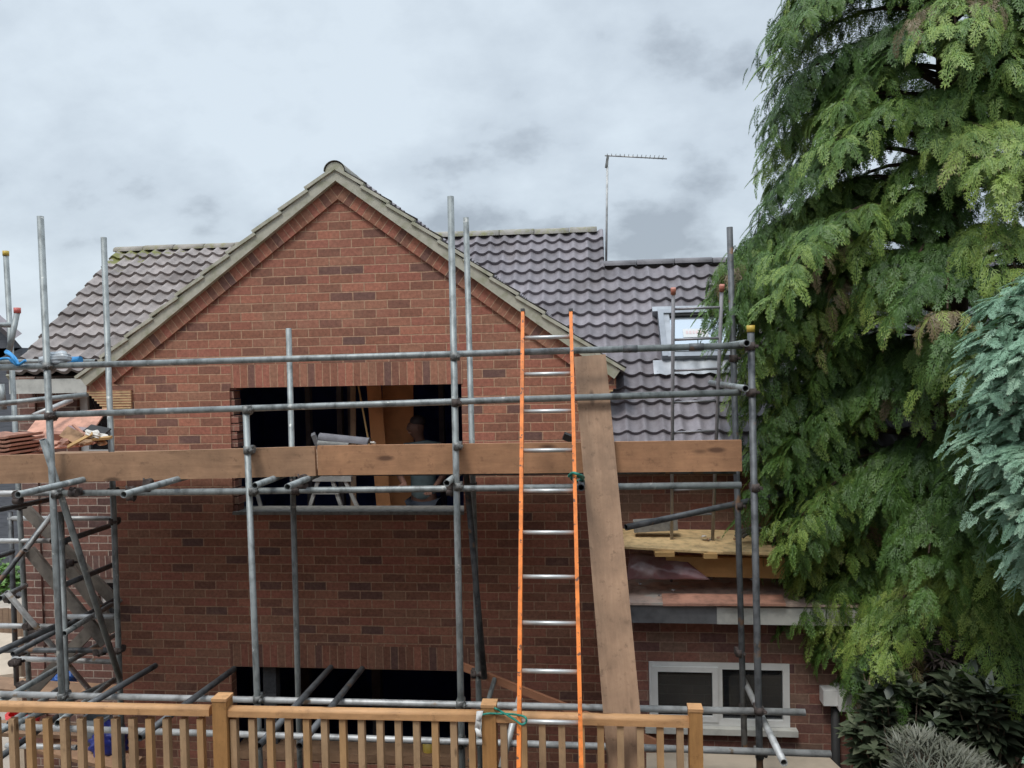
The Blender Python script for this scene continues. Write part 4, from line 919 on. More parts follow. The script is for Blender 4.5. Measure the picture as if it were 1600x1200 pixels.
# plastic wrap round the left upright
wp = bmesh.new(); bmesh.ops.create_icosphere(wp, subdivisions=4, radius=1)
c0 = P(82, 562, YG+0.02); rg2 = random.Random(3)
for v in wp.verts:
    x, y, z = v.co; f = 1+0.10*math.sin(9*x+3*z)+0.07*math.sin(17*z+5*y)
    v.co = Vector((c0.x + x*0.115*f + (0.03 if x > 0 else 0)*x, c0.y + y*0.055*f, c0.z + z*0.058*f*(1.1 if x > 0 else 0.8) + 0.012*x))
for f in wp.faces: f.smooth = True
me = bpy.data.meshes.new('plastic_wrap'); wp.to_mesh(me); wp.free(); me.materials.append(M['wrap']); o_ = link('plastic_wrap', me); tag(o_, 'grey plastic sheet bundled round the rail joint at the left upright', 'plastic wrap')

# stack of tiles on the platform, far left
zp = z_p+0.02
st = thing('tile_stack', 'neat stack of terracotta coloured roof tiles on the platform at the left edge', 'tile stack', (P(5, 700, 6.0).x, 6.0, zp))
for k in range(8):
    a = P(-25, 714-k*6.2, 5.85); x0 = P(-40, 700, 5.9).x; x1 = P(30, 700, 5.9).x+rnd.uniform(-0.01, 0.01); z0 = zp+0.012+k*0.0335
    m_ = MB(); n = 10
    for i in range(n):
        xa_ = x0+(x1-x0)*i/n; xb_ = x0+(x1-x0)*(i+1)/n; ha = 0.008*math.sin(i*1.3); hb = 0.008*math.sin((i+1)*1.3); yy = 5.80+rnd.uniform(-.004, .004)*0
        m_.quad([(xa_, yy, z0+ha), (xb_, yy, z0+hb), (xb_, yy, z0+hb+0.018), (xa_, yy, z0+ha+0.018)], [(0, 0)]*4)
        m_.quad([(xa_, yy, z0+ha+0.018), (xb_, yy, z0+hb+0.018), (xb_, yy+0.4, z0+hb+0.018), (xa_, yy+0.4, z0+ha+0.018)], [(0, 0)]*4)
        m_.quad([(xa_, yy, z0+ha), (xb_, yy, z0+hb), (xb_, yy+0.4, z0+hb), (xa_, yy+0.4, z0+ha)], [(0, 0)]*4)
    m_.quad([(x1, 5.80, z0+hb), (x1, 6.2, z0+hb), (x1, 6.2, z0+hb+0.018), (x1, 5.80, z0+hb+0.018)], [(0, 0)]*4)
    m_.build('roof_tile', M['terracotta'], st)
def board(name, c, L, W, T_, rz, rx, ry, mat, label, cat):
    m_ = MB().obox((0, 0, 0), (1, 0, 0), (0, 1, 0), (0, 0, 1), L/2, W/2, T_/2); o_ = m_.build(name, M[mat]); o_.location = c; o_.rotation_euler = (rx, ry, rz); tag(o_, label, cat); bevel(o_, 0.003); return o_
c = P(95, 672, 6.35); board('plywood_sheet', c, 0.62, 0.55, 0.012, 0.1, R(32), R(-4), 'redboard', 'pinkish brown sheet of board propped behind the rubble on the left platform', 'board')
c = P(100, 702, 5.95); board('plywood_sheet', Vector((c.x+0.1, c.y, zp+0.025)), 1.15, 0.4, 0.012, 0.03, R(3), R(1), 'redboard', 'flat pinkish board lying under the rubble pile on the left platform', 'board')
c = P(150, 694, 5.95); board('batten', Vector((c.x+.12, 5.86, zp+0.055)), 0.95, 0.07, 0.014, -0.06, 0, R(2.5), 'board_old', 'pale thin batten lying along the toe board below the rubble', 'batten')
def shard(name, c, size, mat, label, cat, seed, flat=0.5, group=None):
    rg = random.Random(seed); bm = bmesh.new(); bmesh.ops.create_icosphere(bm, subdivisions=2, radius=1)
    ax = Vector((rg.uniform(.7, 1.3), rg.uniform(.6, 1.1), flat*rg.uniform(.7, 1.2)))
    for v in bm.verts:
        k = rg.uniform(0.75, 1.15); v.co = Vector((v.co.x*ax.x*k, v.co.y*ax.y*k, v.co.z*ax.z*k))*size
    me = bpy.data.meshes.new(name); bm.to_mesh(me); bm.free(); me.materials.append(M[mat]); o_ = link(name, me); o_.location = c; o_.rotation_euler = (rg.uniform(-.3, .3), rg.uniform(-.3, .3), rg.uniform(0, 3)); tag(o_, label, cat, group); return o_
def slab(name, px, py, Y, L, W, T_, rot, mat, label, cat):
    o_ = MB().obox((0, 0, 0), (1, 0, 0), (0, 1, 0), (0, 0, 1), L/2, W/2, T_/2).build(name, M[mat]); o_.location = P(px, py, Y); o_.rotation_euler = rot; tag(o_, label, cat); return o_
slab('brick_piece', 92, 681, 6.1, 0.10, 0.07, 0.06, (0.3, 0.1, 0.4), 'brick_right' if False else 'terracotta', 'dark red half brick at the left end of the rubble pile', 'brick')
slab('broken_board', 112, 680, 6.05, 0.15, 0.11, 0.012, (0.9, 0.5, 0.2), 'rubble', 'largest tilted tan board scrap in the rubble pile', 'board scrap')
slab('broken_board', 125, 688, 6.0, 0.22, 0.05, 0.012, (0.5, -0.5, 0.3), 'yellow_timber', 'narrow yellow board scrap sloping across the front of the rubble pile', 'board scrap')
slab('broken_board', 128, 676, 6.15, 0.20, 0.03, 0.012, (0.2, 0.75, 0.1), 'redboard', 'thin reddish stick crossing the white sack in the rubble pile', 'stick')
slab('broken_board', 157, 685, 6.05, 0.18, 0.05, 0.02, (0.2, -0.06, 0.1), 'yellow_timber', 'tan block of wood at the right end of the rubble pile', 'wood offcut')
slab('broken_board', 118, 671, 6.2, 0.16, 0.09, 0.01, (0.4, 0.15, 0.2), 'plastic', 'dark scrap of roofing felt on top of the rubble pile', 'felt scrap')
slab('broken_board', 152, 672, 6.2, 0.20, 0.10, 0.012, (0.5, 0.18, -0.1), 'black', 'black sheet scrap behind the white sack in the rubble pile', 'felt scrap')
# crumpled sack
bm = bmesh.new(); bmesh.ops.create_icosphere(bm, subdivisions=4, radius=1); c = P(148, 680, 6.08)
for v in bm.verts:
    x, y, z = v.co; k = 1+0.22*math.sin(7*x+4*y)+0.15*math.sin(13*z+6*x); v.co = Vector((c.x+x*0.085*k, c.y+y*0.06*k, c.z+z*0.036*k-0.02*x))
me = bpy.data.meshes.new('sack'); bm.to_mesh(me); bm.free(); me.materials.append(M['paper']); tag(link('sack', me), 'crumpled white torn sack in the rubble pile on the left platform', 'sack')
for i, (px, py, s) in enumerate(((100, 690, .05), (108, 693, .045), (120, 694, .04), (135, 691, .05), (145, 692, .035), (160, 692, .04), (84, 696, .035))):
    shard('mortar_lump', P(px, py, 6.0+0.04*(i % 3)), s, 'rubble' if i % 2 else 'terracotta', 'small lump of mortar rubble at the foot of the rubble pile', 'rubble', 20+i, group='mortar lumps in the rubble pile')
# half-round ridge tiles in the middle of the platform
def half_round(p0, p1, r, mat, label):
    a, b_ = Vector(p0), Vector(p1); d = (b_-a).normalized(); side = d.cross(Vector((0, 0, 1))).normalized(); up = side.cross(d); m_ = MB(); n = 10
    for ra_, sg in ((r, 1), (r-0.012, -1)):
        A = [a+side*(ra_*math.cos(math.pi*k/n))+up*(ra_*math.sin(math.pi*k/n)) for k in range(n+1)]; B = [v+(b_-a) for v in A]
        for k in range(n): m_.quad([A[k], B[k], B[k+1], A[k+1]], [(0, 0)]*4, True)
    o_ = m_.build('ridge_tile', M[mat]); tag(o_, label, 'ridge tile'); return o_
half_round(P(500, 686, 5.95), P(577, 694, 5.92), 0.05, 'ridge_grey', 'long grey half round ridge tile lying on the platform edge below the window opening')
half_round(P(497, 694, 5.80), P(545, 698, 5.80), 0.03, 'concrete', 'pale grey narrow tile offcut lying under the long ridge tile')
slab('roof_tile', 494, 690, 5.85, 0.03, 0.12, 0.13, (0.1, -0.35, 0.3), 'lead', 'dark grey roof tile standing on edge at the left of the ridge tile', 'roof tile')
shard('mortar_lump', P(583, 692, 5.9), 0.028, 'paper', 'pinkish lump of mortar at the right end of the long ridge tile', 'mortar', 51)
bg_ = MB(); slab('felt_scrap', 889, 684, 5.9, 0.09, 0.06, 0.05, (0.2, 0.4, 0.1), 'black', 'black crumpled scrap sticking up above the toe board between ladder and plank', 'scrap')
# right flat roof: chipboard sheet, timbers, sheet, block
zf0 = zfr
def quadslab(name, corners, T_, mat, label, cat, parent=None):
    """a sheet through four top corners, with thickness"""
    A = [Vector(c) for c in corners]; n = (A[1]-A[0]).cross(A[3]-A[0]).normalized(); n = n if n.z > 0 else -n; B = [c-n*T_ for c in A]; m_ = MB()
    m_.quad(A, [(c.x, c.y) for c in A]); m_.quad(B[::-1], [(c.x, c.y) for c in B])
    for k in range(4):
        k2 = (k+1) % 4; L = (A[k2]-A[k]).length; m_.quad([B[k], B[k2], A[k2], A[k]], [(0, 0), (L, 0), (L, T_), (0, T_)])
    o_ = m_.build(name, M[mat], parent)
    if label: tag(o_, label, cat)
    return o_
quadslab('chipboard_sheet', [P(955, 853, 6.52), P(1215, 868, 6.45), P(1205, 829, 7.12), P(965, 826, 7.12)], 0.018, 'osb', 'large yellow chipboard sheet raised on timbers above the flat roof', 'board')
quadslab('chipboard_sheet', [P(1130, 862, 6.40), P(1216, 864, 6.38), P(1212, 852, 6.6), P(1131, 850, 6.6)], 0.02, 'osb', 'small chipboard strip lying on the front corner of the large chipboard sheet', 'board')
def joist(p0, p1, Y, h, d, mat, label):
    a, b_ = P(*p0, Y), P(*p1, Y); o_ = MB().bar(a-Vector((0, 0, h/2)), b_-Vector((0, 0, h/2)), d, h).build('timber_joist', M[mat]); tag(o_, label, 'timber'); bevel(o_, 0.003)
joist((1040, 868), (1225, 872), 6.68, 0.17, 0.05, 'yellow_timber', 'long yellow timber joist on edge under the chipboard sheet')
joist((1022, 859), (1052, 859), 6.55, 0.035, 0.2, 'yellow_timber', 'left small packing block under the edge of the chipboard sheet')
joist((1097, 861), (1118, 861), 6.55, 0.04, 0.2, 'yellow_timber', 'right small packing block under the edge of the chipboard sheet')
# wrapped roll of sheet
rs = MB(); nx, ny = 28, 12
A0, A1, B0, B1 = P(979, 906, 6.58), P(1110, 906, 6.56), P(983, 866, 6.66), P(1060, 866, 6.72)
grid = []
for i in range(nx+1):
    row = []
    for k in range(ny+1):
        u, v = i/nx, k/ny; p = (A0.lerp(A1, u)).lerp(B0.lerp(B1, u), v)
        p = p + Vector((0, -0.035*math.sin(math.pi*v) + 0.010*abs(math.sin(7*u+6*v)) + 0.006*abs(math.sin(15*u-8*v)), 0.006*math.sin(9*u)*v)); row.append(p)
    grid.append(row)
for i in range(nx):
    for k in range(ny): rs.quad([grid[i][k], grid[i+1][k], grid[i+1][k+1], grid[i][k+1]], [(0, 0)]*4, True)
o_ = rs.build('plastic_sheet', M['plastic']); sm_ = o_.modifiers.new('t', 'SOLIDIFY'); sm_.thickness = 0.02; sm_.offset = -1; tag(o_, 'shiny maroon and grey plastic sheeting bundled on the flat roof', 'plastic sheet')
quadslab('red_board', [P(1036, 943, 6.415), P(1228, 943, 6.40), P(1222, 929, 6.62), P(1034, 927, 6.64)], 0.022, 'redboard', 'reddish board lying along the front edge of the flat roof', 'board')
a, b_ = P(990, 822, 6.85), P(1058, 818, 6.85)
o_ = MB().bar(a+Vector((0, 0, 0.0)), b_, 0.1, 0.10).build('concrete_block', M['concrete']); tag(o_, 'grey concrete block lying on the chipboard sheet behind the dark brace', 'block'); bevel(o_, 0.006)
# curved flexible pipes
fx = MB()
for k in range(3):
    r_ = 0.17-0.04*k; cc = P(1178, 848, 6.7); pts = [cc+Vector((r_*1.0*math.cos(t), 0.03*k, 0.75*r_*math.sin(t))) for t in [math.pi*0.02+i*math.pi*0.85/14 for i in range(15)]]
    fx.path(pts, 0.013, 8)
o_ = fx.build('hose', M['concrete']); tag(o_, 'loops of grey ribbed hose on the chipboard sheet behind the right uprights', 'hose')
for i, (px, py, s) in enumerate(((1100, 838, .028), (1106, 842, .018), (1122, 840, .015), (1148, 842, .02))): shard('mortar_lump', P(px, py, 6.75), s, 'paper' if i == 0 else 'rubble', 'small crumbs of mortar on the chipboard sheet beside the roof ladder', 'mortar', 60+i, group='mortar crumbs on the chipboard')
for i, (px, py, s) in enumerate(((1052, 922, .02), (1030, 930, .012), (1175, 905, .02), (1000, 912, .015))): shard('mortar_lump', P(px, py, 6.6), s, 'lead', 'small dark crumbs on the flat roof in front of the plastic sheet', 'mortar', 70+i, group='dark crumbs on the flat roof')

# inside the upper room
def inroom(name, pts, T_, mat, label, cat): return quadslab(name, pts, T_, mat, label, cat)
def upright_sheet(px0, px1, pyt, Y, lean, mat, label):
    a, b_ = P(px0, pyt, Y), P(px1, pyt, Y); z0 = fl_z
    m_ = MB(); m_.bar((((a.x+b_.x)/2)+lean, Y-0.15, z0+0.002), ((a.x+b_.x)/2, Y, ce_z-0.02), b_.x-a.x, 0.02, up=(0, -1, 0)); o_ = m_.build('plywood_sheet', M[mat]); tag(o_, label, 'board')
upright_sheet(598, 646, 600, 8.3, 0.0, 'ply', 'wide orange brown plywood sheet standing inside the upper opening behind the person')
upright_sheet(572, 594, 600, 8.1, 0.18, 'ply', 'narrow leaning plywood strip inside the upper opening left of the wide sheet')
upright_sheet(548, 556, 600, 8.0, 0.0, 'board_old', 'brown timber post standing inside the upper opening')
def tl(p0, p1, Y, r=0.014, parent=None, name='leg', mat='alu'): return MB().tube(P(*p0, Y), P(*p1, Y), r, 8, hollow=False).build(name, M[mat], parent)
rodd = MB().bar(P(560, 602, 7.7), P(578, 700, 7.55), 0.015, 0.02, up=(0, 1, 0)).build('batten', M['yellow_timber']); tag(rodd, 'thin pale batten leaning inside the upper window opening', 'batten')
tr_ = thing('trestle', 'white folding trestle standing inside the upper room seen under the platform', 'trestle', Vector((P(520, 790, 7.6).x, 7.6, fl_z)))
for p0, p1 in (((497, 752), (480, 806)), ((520, 752), (538, 806)), ((540, 752), (565, 806))):
    a, b_ = P(*p0, 7.6), P(*p1, 7.6); d = (b_-a).normalized(); e2 = a+d*((fl_z-a.z)/d.z); a = a - d*0.06; MB().bar(a, e2, 0.035, 0.03, up=(0, 1, 0)).build('leg', M['alu'], tr_)
MB().bar(P(490, 757, 7.6)+Vector((0, 0, 0.06)), P(550, 757, 7.6)+Vector((0, 0, 0.06)), 0.06, 0.05).build('beam', M['alu'], tr_); MB().bar(P(488, 771, 7.58), P(530, 771, 7.58), 0.02, 0.012).build('brace', M['alu'], tr_)
b2 = MB().bar(P(400, 765, 7.5), P(413, 806, 7.5)+Vector((0.2, 0, -0.8)), 0.035, 0.02, up=(0, 1, 0)).build('prop', M['alu']); tag(b2, 'single pale strut slanting inside the left end of the upper opening', 'prop')
pr_ = MB().tube(P(669, 1158, 7.3), P(671, 1192, 7.3), 0.055, hollow=False).build('canister', M['yellow']); tag(pr_, 'amber canister standing on the board in the lower window opening', 'canister')
bat = MB().bar(P(722, 1041, 6.42), P(1030, 1163, 6.36), 0.035, 0.06).build('batten', M['batten']); tag(bat, 'reddish timber batten sloping down behind the orange ladder to the right', 'batten')

# ================================================================ PERSON in the room
def skin_mesh(name, verts, edges, radii, mat, parent=None, sub=2, root=0):
    me = bpy.data.meshes.new(name); me.from_pydata(verts, edges, []); o_ = link(name, me, parent)
    md = o_.modifiers.new('skin', 'SKIN'); sv = me.skin_vertices[0].data
    for i, r_ in enumerate(radii): sv[i].radius = (r_, r_*0.85) if isinstance(r_, float) else r_
    sv[root].use_root = True
    md.use_smooth_shade = True; s2 = o_.modifiers.new('sub', 'SUBSURF'); s2.levels = sub; s2.render_levels = sub
    me.materials.append(mat); return o_
hc = P(650, 666, 7.95)          # centre of the head
fx0 = hc.x+0.06; fy = hc.y+0.03
hz = hc.z
per_ = thing('person', 'person in a pale grey shirt standing inside the upper window opening, facing left', 'person', (fx0, fy, fl_z))
H = hz + 0.10 - fl_z
bend = 0.0
def J(x, y, z): return (fx0+x, fy+y, z)
zs = hz-0.215; zh = fl_z+(zs-fl_z)*0.60
V_ = [J(0, 0, zh), J(0, 0, (zh+zs)/2), J(0, 0, zs-0.02), J(-0.02, 0, zs+0.05), (hc.x+0.02, hc.y+0.02, hz-0.105), (hc.x-0.01, hc.y, hz-0.03), (hc.x, hc.y, hz+0.06),
      J(-0.17, 0, zs-0.01), J(-0.24, -0.08, zs-0.28), J(-0.14, -0.34, zs-0.32), J(-0.10, -0.42, zs-0.33),
      J(0.17, 0, zs-0.01), J(0.25, -0.05, zs-0.28), J(0.18, -0.28, zs-0.40), J(0.14, -0.36, zs-0.42),
      J(-0.10, 0, zh-0.05), J(-0.11, -0.02, fl_z+(zh-fl_z)*0.52), J(-0.11, 0.02, fl_z+0.07), J(-0.12, -0.12, fl_z+0.03),
      J(0.10, 0, zh-0.05), J(0.11, -0.02, fl_z+(zh-fl_z)*0.52), J(0.11, 0.02, fl_z+0.07), J(0.12, -0.12, fl_z+0.03)]
E_ = [(0, 1), (1, 2), (2, 3), (3, 4), (4, 5), (5, 6), (2, 7), (7, 8), (8, 9), (9, 10), (2, 11), (11, 12), (12, 13), (13, 14), (0, 15), (15, 16), (16, 17), (17, 18), (0, 19), (19, 20), (20, 21), (21, 22)]
r_ = [(0.13, 0.10), (0.13, 0.10), (0.14, 0.10), (0.055, 0.055), (0.050, 0.055), (0.098, 0.11), (0.085, 0.098), 0.055, 0.045, 0.034, 0.026, 0.055, 0.045, 0.034, 0.026, 0.085, 0.06, 0.042, 0.035, 0.085, 0.06, 0.042, 0.035]
# fingers and thumb on both hands
for wr in (10, 14):
    bx, by, bz = V_[wr]; V_.append((bx+0.01, by-0.05, bz-0.005)); r_.append((0.030, 0.016)); pi_ = len(V_)-1; E_.append((wr, pi_))
    for k in range(4):
        fx_ = -0.027+k*0.018; ln = (0.07, 0.08, 0.076, 0.06)[k]
        V_.append((bx+0.01+fx_, by-0.085, bz-0.004)); r_.append(0.0095); V_.append((bx+0.01+fx_*1.1, by-0.085-ln*0.6, bz-0.018)); r_.append(0.0085); q = len(V_); E_ += [(pi_, q-2), (q-2, q-1)]
    V_.append((bx-0.03, by-0.035, bz-0.01)); r_.append(0.011); V_.append((bx-0.045, by-0.07, bz-0.015)); r_.append(0.009); q = len(V_); E_ += [(wr, q-2), (q-2, q-1)]
skin_mesh('body', V_, E_, r_, M['skin'], per_)
sh = skin_mesh('shirt', [V_[i] for i in (0, 1, 2, 3, 7, 8, 11, 12)], [(0, 1), (1, 2), (2, 3), (2, 4), (4, 5), (2, 6), (6, 7)], [(0.145, 0.115), (0.15, 0.115), (0.16, 0.115), (0.07, 0.07), 0.078, 0.062, 0.078, 0.062], M['shirt'], per_)
tr2 = skin_mesh('trousers', [V_[i] for i in (0, 15, 16, 17, 19, 20, 21)], [(0, 1), (1, 2), (2, 3), (0, 4), (4, 5), (5, 6)], [(0.15, 0.12), 0.10, 0.075, 0.06, 0.10, 0.075, 0.06], M['trousers'], per_)
def blob(name, c, s, mat, parent, sub=3):
    bm = bmesh.new(); bmesh.ops.create_icosphere(bm, subdivisions=sub, radius=1)
    for v in bm.verts: v.co = Vector((c[0]+v.co.x*s[0], c[1]+v.co.y*s[1], c[2]+v.co.z*s[2]))
    for f in bm.faces: f.smooth = True
    me = bpy.data.meshes.new(name); bm.to_mesh(me); bm.free(); me.materials.append(M[mat]); return link(name, me, parent)
blob('hair', (hc.x+0.016, hc.y+0.014, hz+0.05), (0.084, 0.088, 0.068), 'hair', per_); blob('nose', (hc.x-0.075, hc.y-0.045, hz-0.02), (0.018, 0.016, 0.022), 'skin', per_)
for s in (-1, 1): blob('eye', (hc.x-0.052+0.02*s, hc.y-0.058-0.006*s, hz+0.0), (0.011, 0.010, 0.007), 'hair', per_, 2)
blob('mouth', (hc.x-0.055, hc.y-0.055, hz-0.065), (0.022, 0.014, 0.006), 'redboard', per_, 2); blob('ear', (hc.x+0.035, hc.y-0.07, hz-0.015), (0.012, 0.014, 0.026), 'skin', per_, 2)

# ================================================================ BEYOND: neighbours, fence, hedge, clutter
nb = thing('neighbouring_house', 'dark slate clad house gable with a steep roof edge at the far left', 'house', (-14.5, 16, 0))
a = P(-30, 455, 16); b_ = P(50, 522, 16)
m_ = MB(); m_.box(a.x-6, b_.x-0.25, 16, 16.3, 0, b_.z-0.3); m_.quad([(a.x-6, 16, b_.z-0.3), (b_.x-0.25, 16, b_.z-0.3), (a.x, 16, a.z-0.2), (a.x-6, 16, a.z-4)], [(0, 0)]*4); m_.build('wall', M['slate'], nb)
m_ = MB(); m_.quad([a+Vector((0, -0.3, 0)), b_+Vector((0, -0.3, 0)), b_+Vector((-7, 6, 0)), a+Vector((-7, 6, 0))], [(0, 0)]*4); o_ = m_.build('roof', M['tile_r'], nb); s2 = o_.modifiers.new('t', 'SOLIDIFY'); s2.thickness = 0.18
fr2 = thing('neighbouring_house', 'low house with a faded red tiled roof far behind the left scaffold tower', 'house', (-16, 20, 0))
a, b_ = P(-60, 822, 18), P(60, 822, 18); m_ = MB(); m_.box(a.x, b_.x, 18.3, 24, 0, P(0, 872, 18).z); m_.build('wall', M['cream'], fr2)
tiles('roof_tiles', a.x, b_.x, 18, P(0, 872, 18).z, 21, P(0, 872, 18).z+1.5, 0, 9, 9, 0.30, 0.05, M['white_roof'], fr2, 8)
fe = thing('fence', 'brown vertical board garden fence behind the left scaffold tower', 'fence', (-8, 11, 0))
x = P(-60, 970, 11).x; xe = P(42, 970, 11).x; zt = P(0, 950, 11).z
m_ = MB()
while x < xe: m_.box(x, x+0.095, 11, 11.02, 0.05, zt+rnd.uniform(-.01, .01)); x += 0.10
m_.build('panel', M['fencewood'], fe); MB().box(P(-60, 970, 11).x, xe, 11.021, 11.06, zt-0.25, zt-0.18).build('fence_rail', M['fencewood'], fe)
ct = thing('garden_table', 'cream garden table top with clutter at the left edge beyond the scaffold tower', 'table', P(0, 1060, 7.9))
a = PZ(-70, 1050, 2.0); 
p_ = [P(-60, 1062, 7.6), P(24, 1052, 7.7), P(22, 990, 8.9), P(-60, 984, 8.9)]
quadslab('table_top', p_, 0.04, 'cream', None, None, ct)
for q in p_: MB().bar((q.x*0.99, q.y, 0), (q.x*0.99, q.y, q.z-0.05), 0.06, 0.06, up=(0, 1, 0)).build('leg', M['cream'], ct)
def bucket(px, py, Y, r, h, mat, label, cat='bucket'):
    c = P(px, py, Y); t_ = thing('bucket', label, cat, c); MB().tube(c-Vector((0, 0, h)), c, r*0.8, 18, hollow=True, r2=r).build('pail', M[mat], t_)
    hp = [c+Vector((r*math.cos(t), 0, 0.6*r*math.sin(t))) for t in [math.pi*k/10 for k in range(11)]]; MB().path(hp, 0.006, 6).build('handle', M['coupler'], t_)
bucket(36, 1112, 7.3, 0.16, 0.28, 'redbucket', 'red plastic bucket seen between balusters at the far left')
bucket(152, 1118, 7.1, 0.14, 0.28, 'grey_bin', 'dull grey plastic bucket seen between balusters near the house corner')
for px, py, Y, s, mt, lab in ((90, 1068, 7.7, .10, 'bluebag', 'blue plastic bag on the ground materials left of the house corner, lower of two'), (108, 1060, 7.8, .07, 'bluebag', 'smaller blue plastic bag beside the left double upright'), (172, 1158, 7.0, .15, 'navybag', 'navy blue sack between balusters beside the wall corner')):
    bm = bmesh.new(); bmesh.ops.create_icosphere(bm, subdivisions=4, radius=1); c = P(px, py, Y)
    for v in bm.verts:
        x, y, z = v.co; k = 1+0.2*math.sin(6*x+5*z)+0.12*math.sin(15*y+9*z); v.co = Vector((c.x+x*s*k, c.y+y*s*k, c.z+z*s*1.15*k))
    for f in bm.faces: f.smooth = True
    me = bpy.data.meshes.new('bag'); bm.to_mesh(me); bm.free(); me.materials.append(M[mt]); tag(link('plastic_bag', me), lab, 'bag')
# pallet-like timber clutter by the left wall
for i, (px, py, Y, L, rz, ry, mt, lab) in enumerate(((70, 1075, 7.4, 1.1, 0.2, 0.15, 'board_old', 'grey board lying across the pile of materials below the stair tower'), (130, 1078, 7.5, 0.9, -0.3, -0.1, 'board_left', 'brown board on the pile of materials beside the house corner'),
                                          (60, 1140, 7.0, 1.2, 0.4, 0.2, 'board_old', 'dark board low in the pile of materials seen between balusters'), (140, 1180, 6.9, 1.1, -0.2, 0.05, 'board_left', 'pale brown board lowest in the pile of materials by the corner'))):
    o_ = MB().obox((0, 0, 0), (1, 0, 0), (0, 1, 0), (0, 0, 1), L/2, 0.1, 0.02).build('loose_board', M[mt]); o_.location = P(px, py, Y); o_.rotation_euler = (0.2, ry, rz); tag(o_, lab, 'board')
# low shed with pale flat roof at lower right
sh_ = thing('shed', 'low shed with a pale cream flat roof at the lower right below the window', 'shed', P(1200, 1190, 5.9))
c0, c1, c2, c3 = P(1010, 1208, 5.75), P(1330, 1216, 5.75), P(1288, 1176, 6.3), P(1010, 1176, 6.3)
quadslab('roof', [c0, c1, c2, c3], 0.05, 'cream', None, None, sh_)
m_ = MB(); m_.box(c0.x+0.05, c2.x-0.02, 5.85, 6.28, 0, min(c0.z, c2.z)-0.07); m_.build('wall', M['cream'], sh_)

# ================================================================ FOLIAGE
def frond_template(rg, L=1.0, pairs=8, sub=3, ang=0.75, wid=0.030, droop=0.25, bl=0.42):
    """a flat spray: stem, alternating side branchlets, each with its own little leaves"""
    V = []; Fq = []; T = []
    def leaf(p, dr, ln, w, tone):
        side = np.array([-dr[1], dr[0], 0.0]); i = len(V)
        V.extend([p, p+dr*ln*0.45+side*w, p+dr*ln, p+dr*ln*0.45-side*w]); Fq.append((i, i+1, i+2, i+3)); T.extend([tone-0.06, tone, tone+0.16, tone])
    def rot(d, a): c, s = math.cos(a), math.sin(a); return np.array([d[0]*c-d[1]*s, d[0]*s+d[1]*c, 0.0])
    d0 = np.array([1.0, 0, 0])
    leaf(np.zeros(3), d0, L, wid*0.35*L, 0.25)
    for i in range(pairs):
        s = 0.08+0.90*i/pairs; p = d0*s*L
        for sg in (-1, 1):
            a = sg*(ang*rg.uniform(.8, 1.2)); ln = L*bl*(1-s)**0.6*rg.uniform(.75, 1.15)+0.05*L; d = rot(d0, a)
            leaf(p, d, ln, wid*L*0.5, 0.35)
            for k in range(sub):
                q = (k+0.6)/(sub+0.6)
                for s2 in (-1, 1):
                    dd = rot(d, s2*0.6*rg.uniform(.7, 1.3)-sg*0.12); leaf(p+d*ln*q, dd, ln*(0.50*(1-q*0.55)), wid*L*0.42, 0.45)
    leaf(d0*L*0.9, d0, L*0.16, wid*L*0.5, 0.6)
    V = np.array(V); V[:, 2] = -droop*(V[:, 0]**2)/L - 0.35*(V[:, 1]**2)/L + 0.0; V[:, 2] += np.array([rg.uniform(-0.012, 0.012)*L for _ in range(len(V))])
    return V, np.array(Fq), np.array(T)
def scatter_mesh(name, temps, pos, fwd, nrm, scl, tone, mat, parent=None):
    """place copies of frond templates into ONE mesh"""
    pos = np.array(pos); fwd = np.array(fwd); nrm = np.array(nrm); scl = np.array(scl); tone = np.array(tone)
    fwd = fwd/np.linalg.norm(fwd, axis=1, keepdims=True); side = np.cross(nrm, fwd); side /= np.linalg.norm(side, axis=1, keepdims=True)+1e-9; nn = np.cross(fwd, side)
    VV, FF, TT = [], [], []; off = 0; which = np.arange(len(pos)) % len(temps)
    for ti, (V, Fq, T) in enumerate(temps):
        idx = np.where(which == ti)[0]
        if not len(idx): continue
        Rm = np.stack([fwd[idx], side[idx], nn[idx]], axis=1)      # rows are axes
        W = np.einsum('vk,nkj->nvj', V, Rm)*scl[idx][:, None, None] + pos[idx][:, None, :]
        n, v = W.shape[:2]; VV.append(W.reshape(-1, 3)); FF.append((Fq[None]+(np.arange(n)*v)[:, None, None]+off).reshape(-1, 4)); TT.append((T[None]+tone[idx][:, None]).reshape(-1)); off += n*v
    VV = np.concatenate(VV); FF = np.concatenate(FF); TT = np.clip(np.concatenate(TT), 0, 1)
    me = bpy.data.meshes.new(name); me.vertices.add(len(VV)); me.vertices.foreach_set('co', VV.astype(np.float32).ravel())
    me.loops.add(FF.size); me.loops.foreach_set('vertex_index', FF.astype(np.int32).ravel()); me.polygons.add(len(FF)); me.polygons.foreach_set('loop_start', np.arange(0, FF.size, 4, dtype=np.int32))
    at = me.attributes.new('tone', 'FLOAT', 'POINT'); at.data.foreach_set('value', TT.astype(np.float32)); me.update(calc_edges=True); me.materials.append(mat)
    return link(name, me, parent)

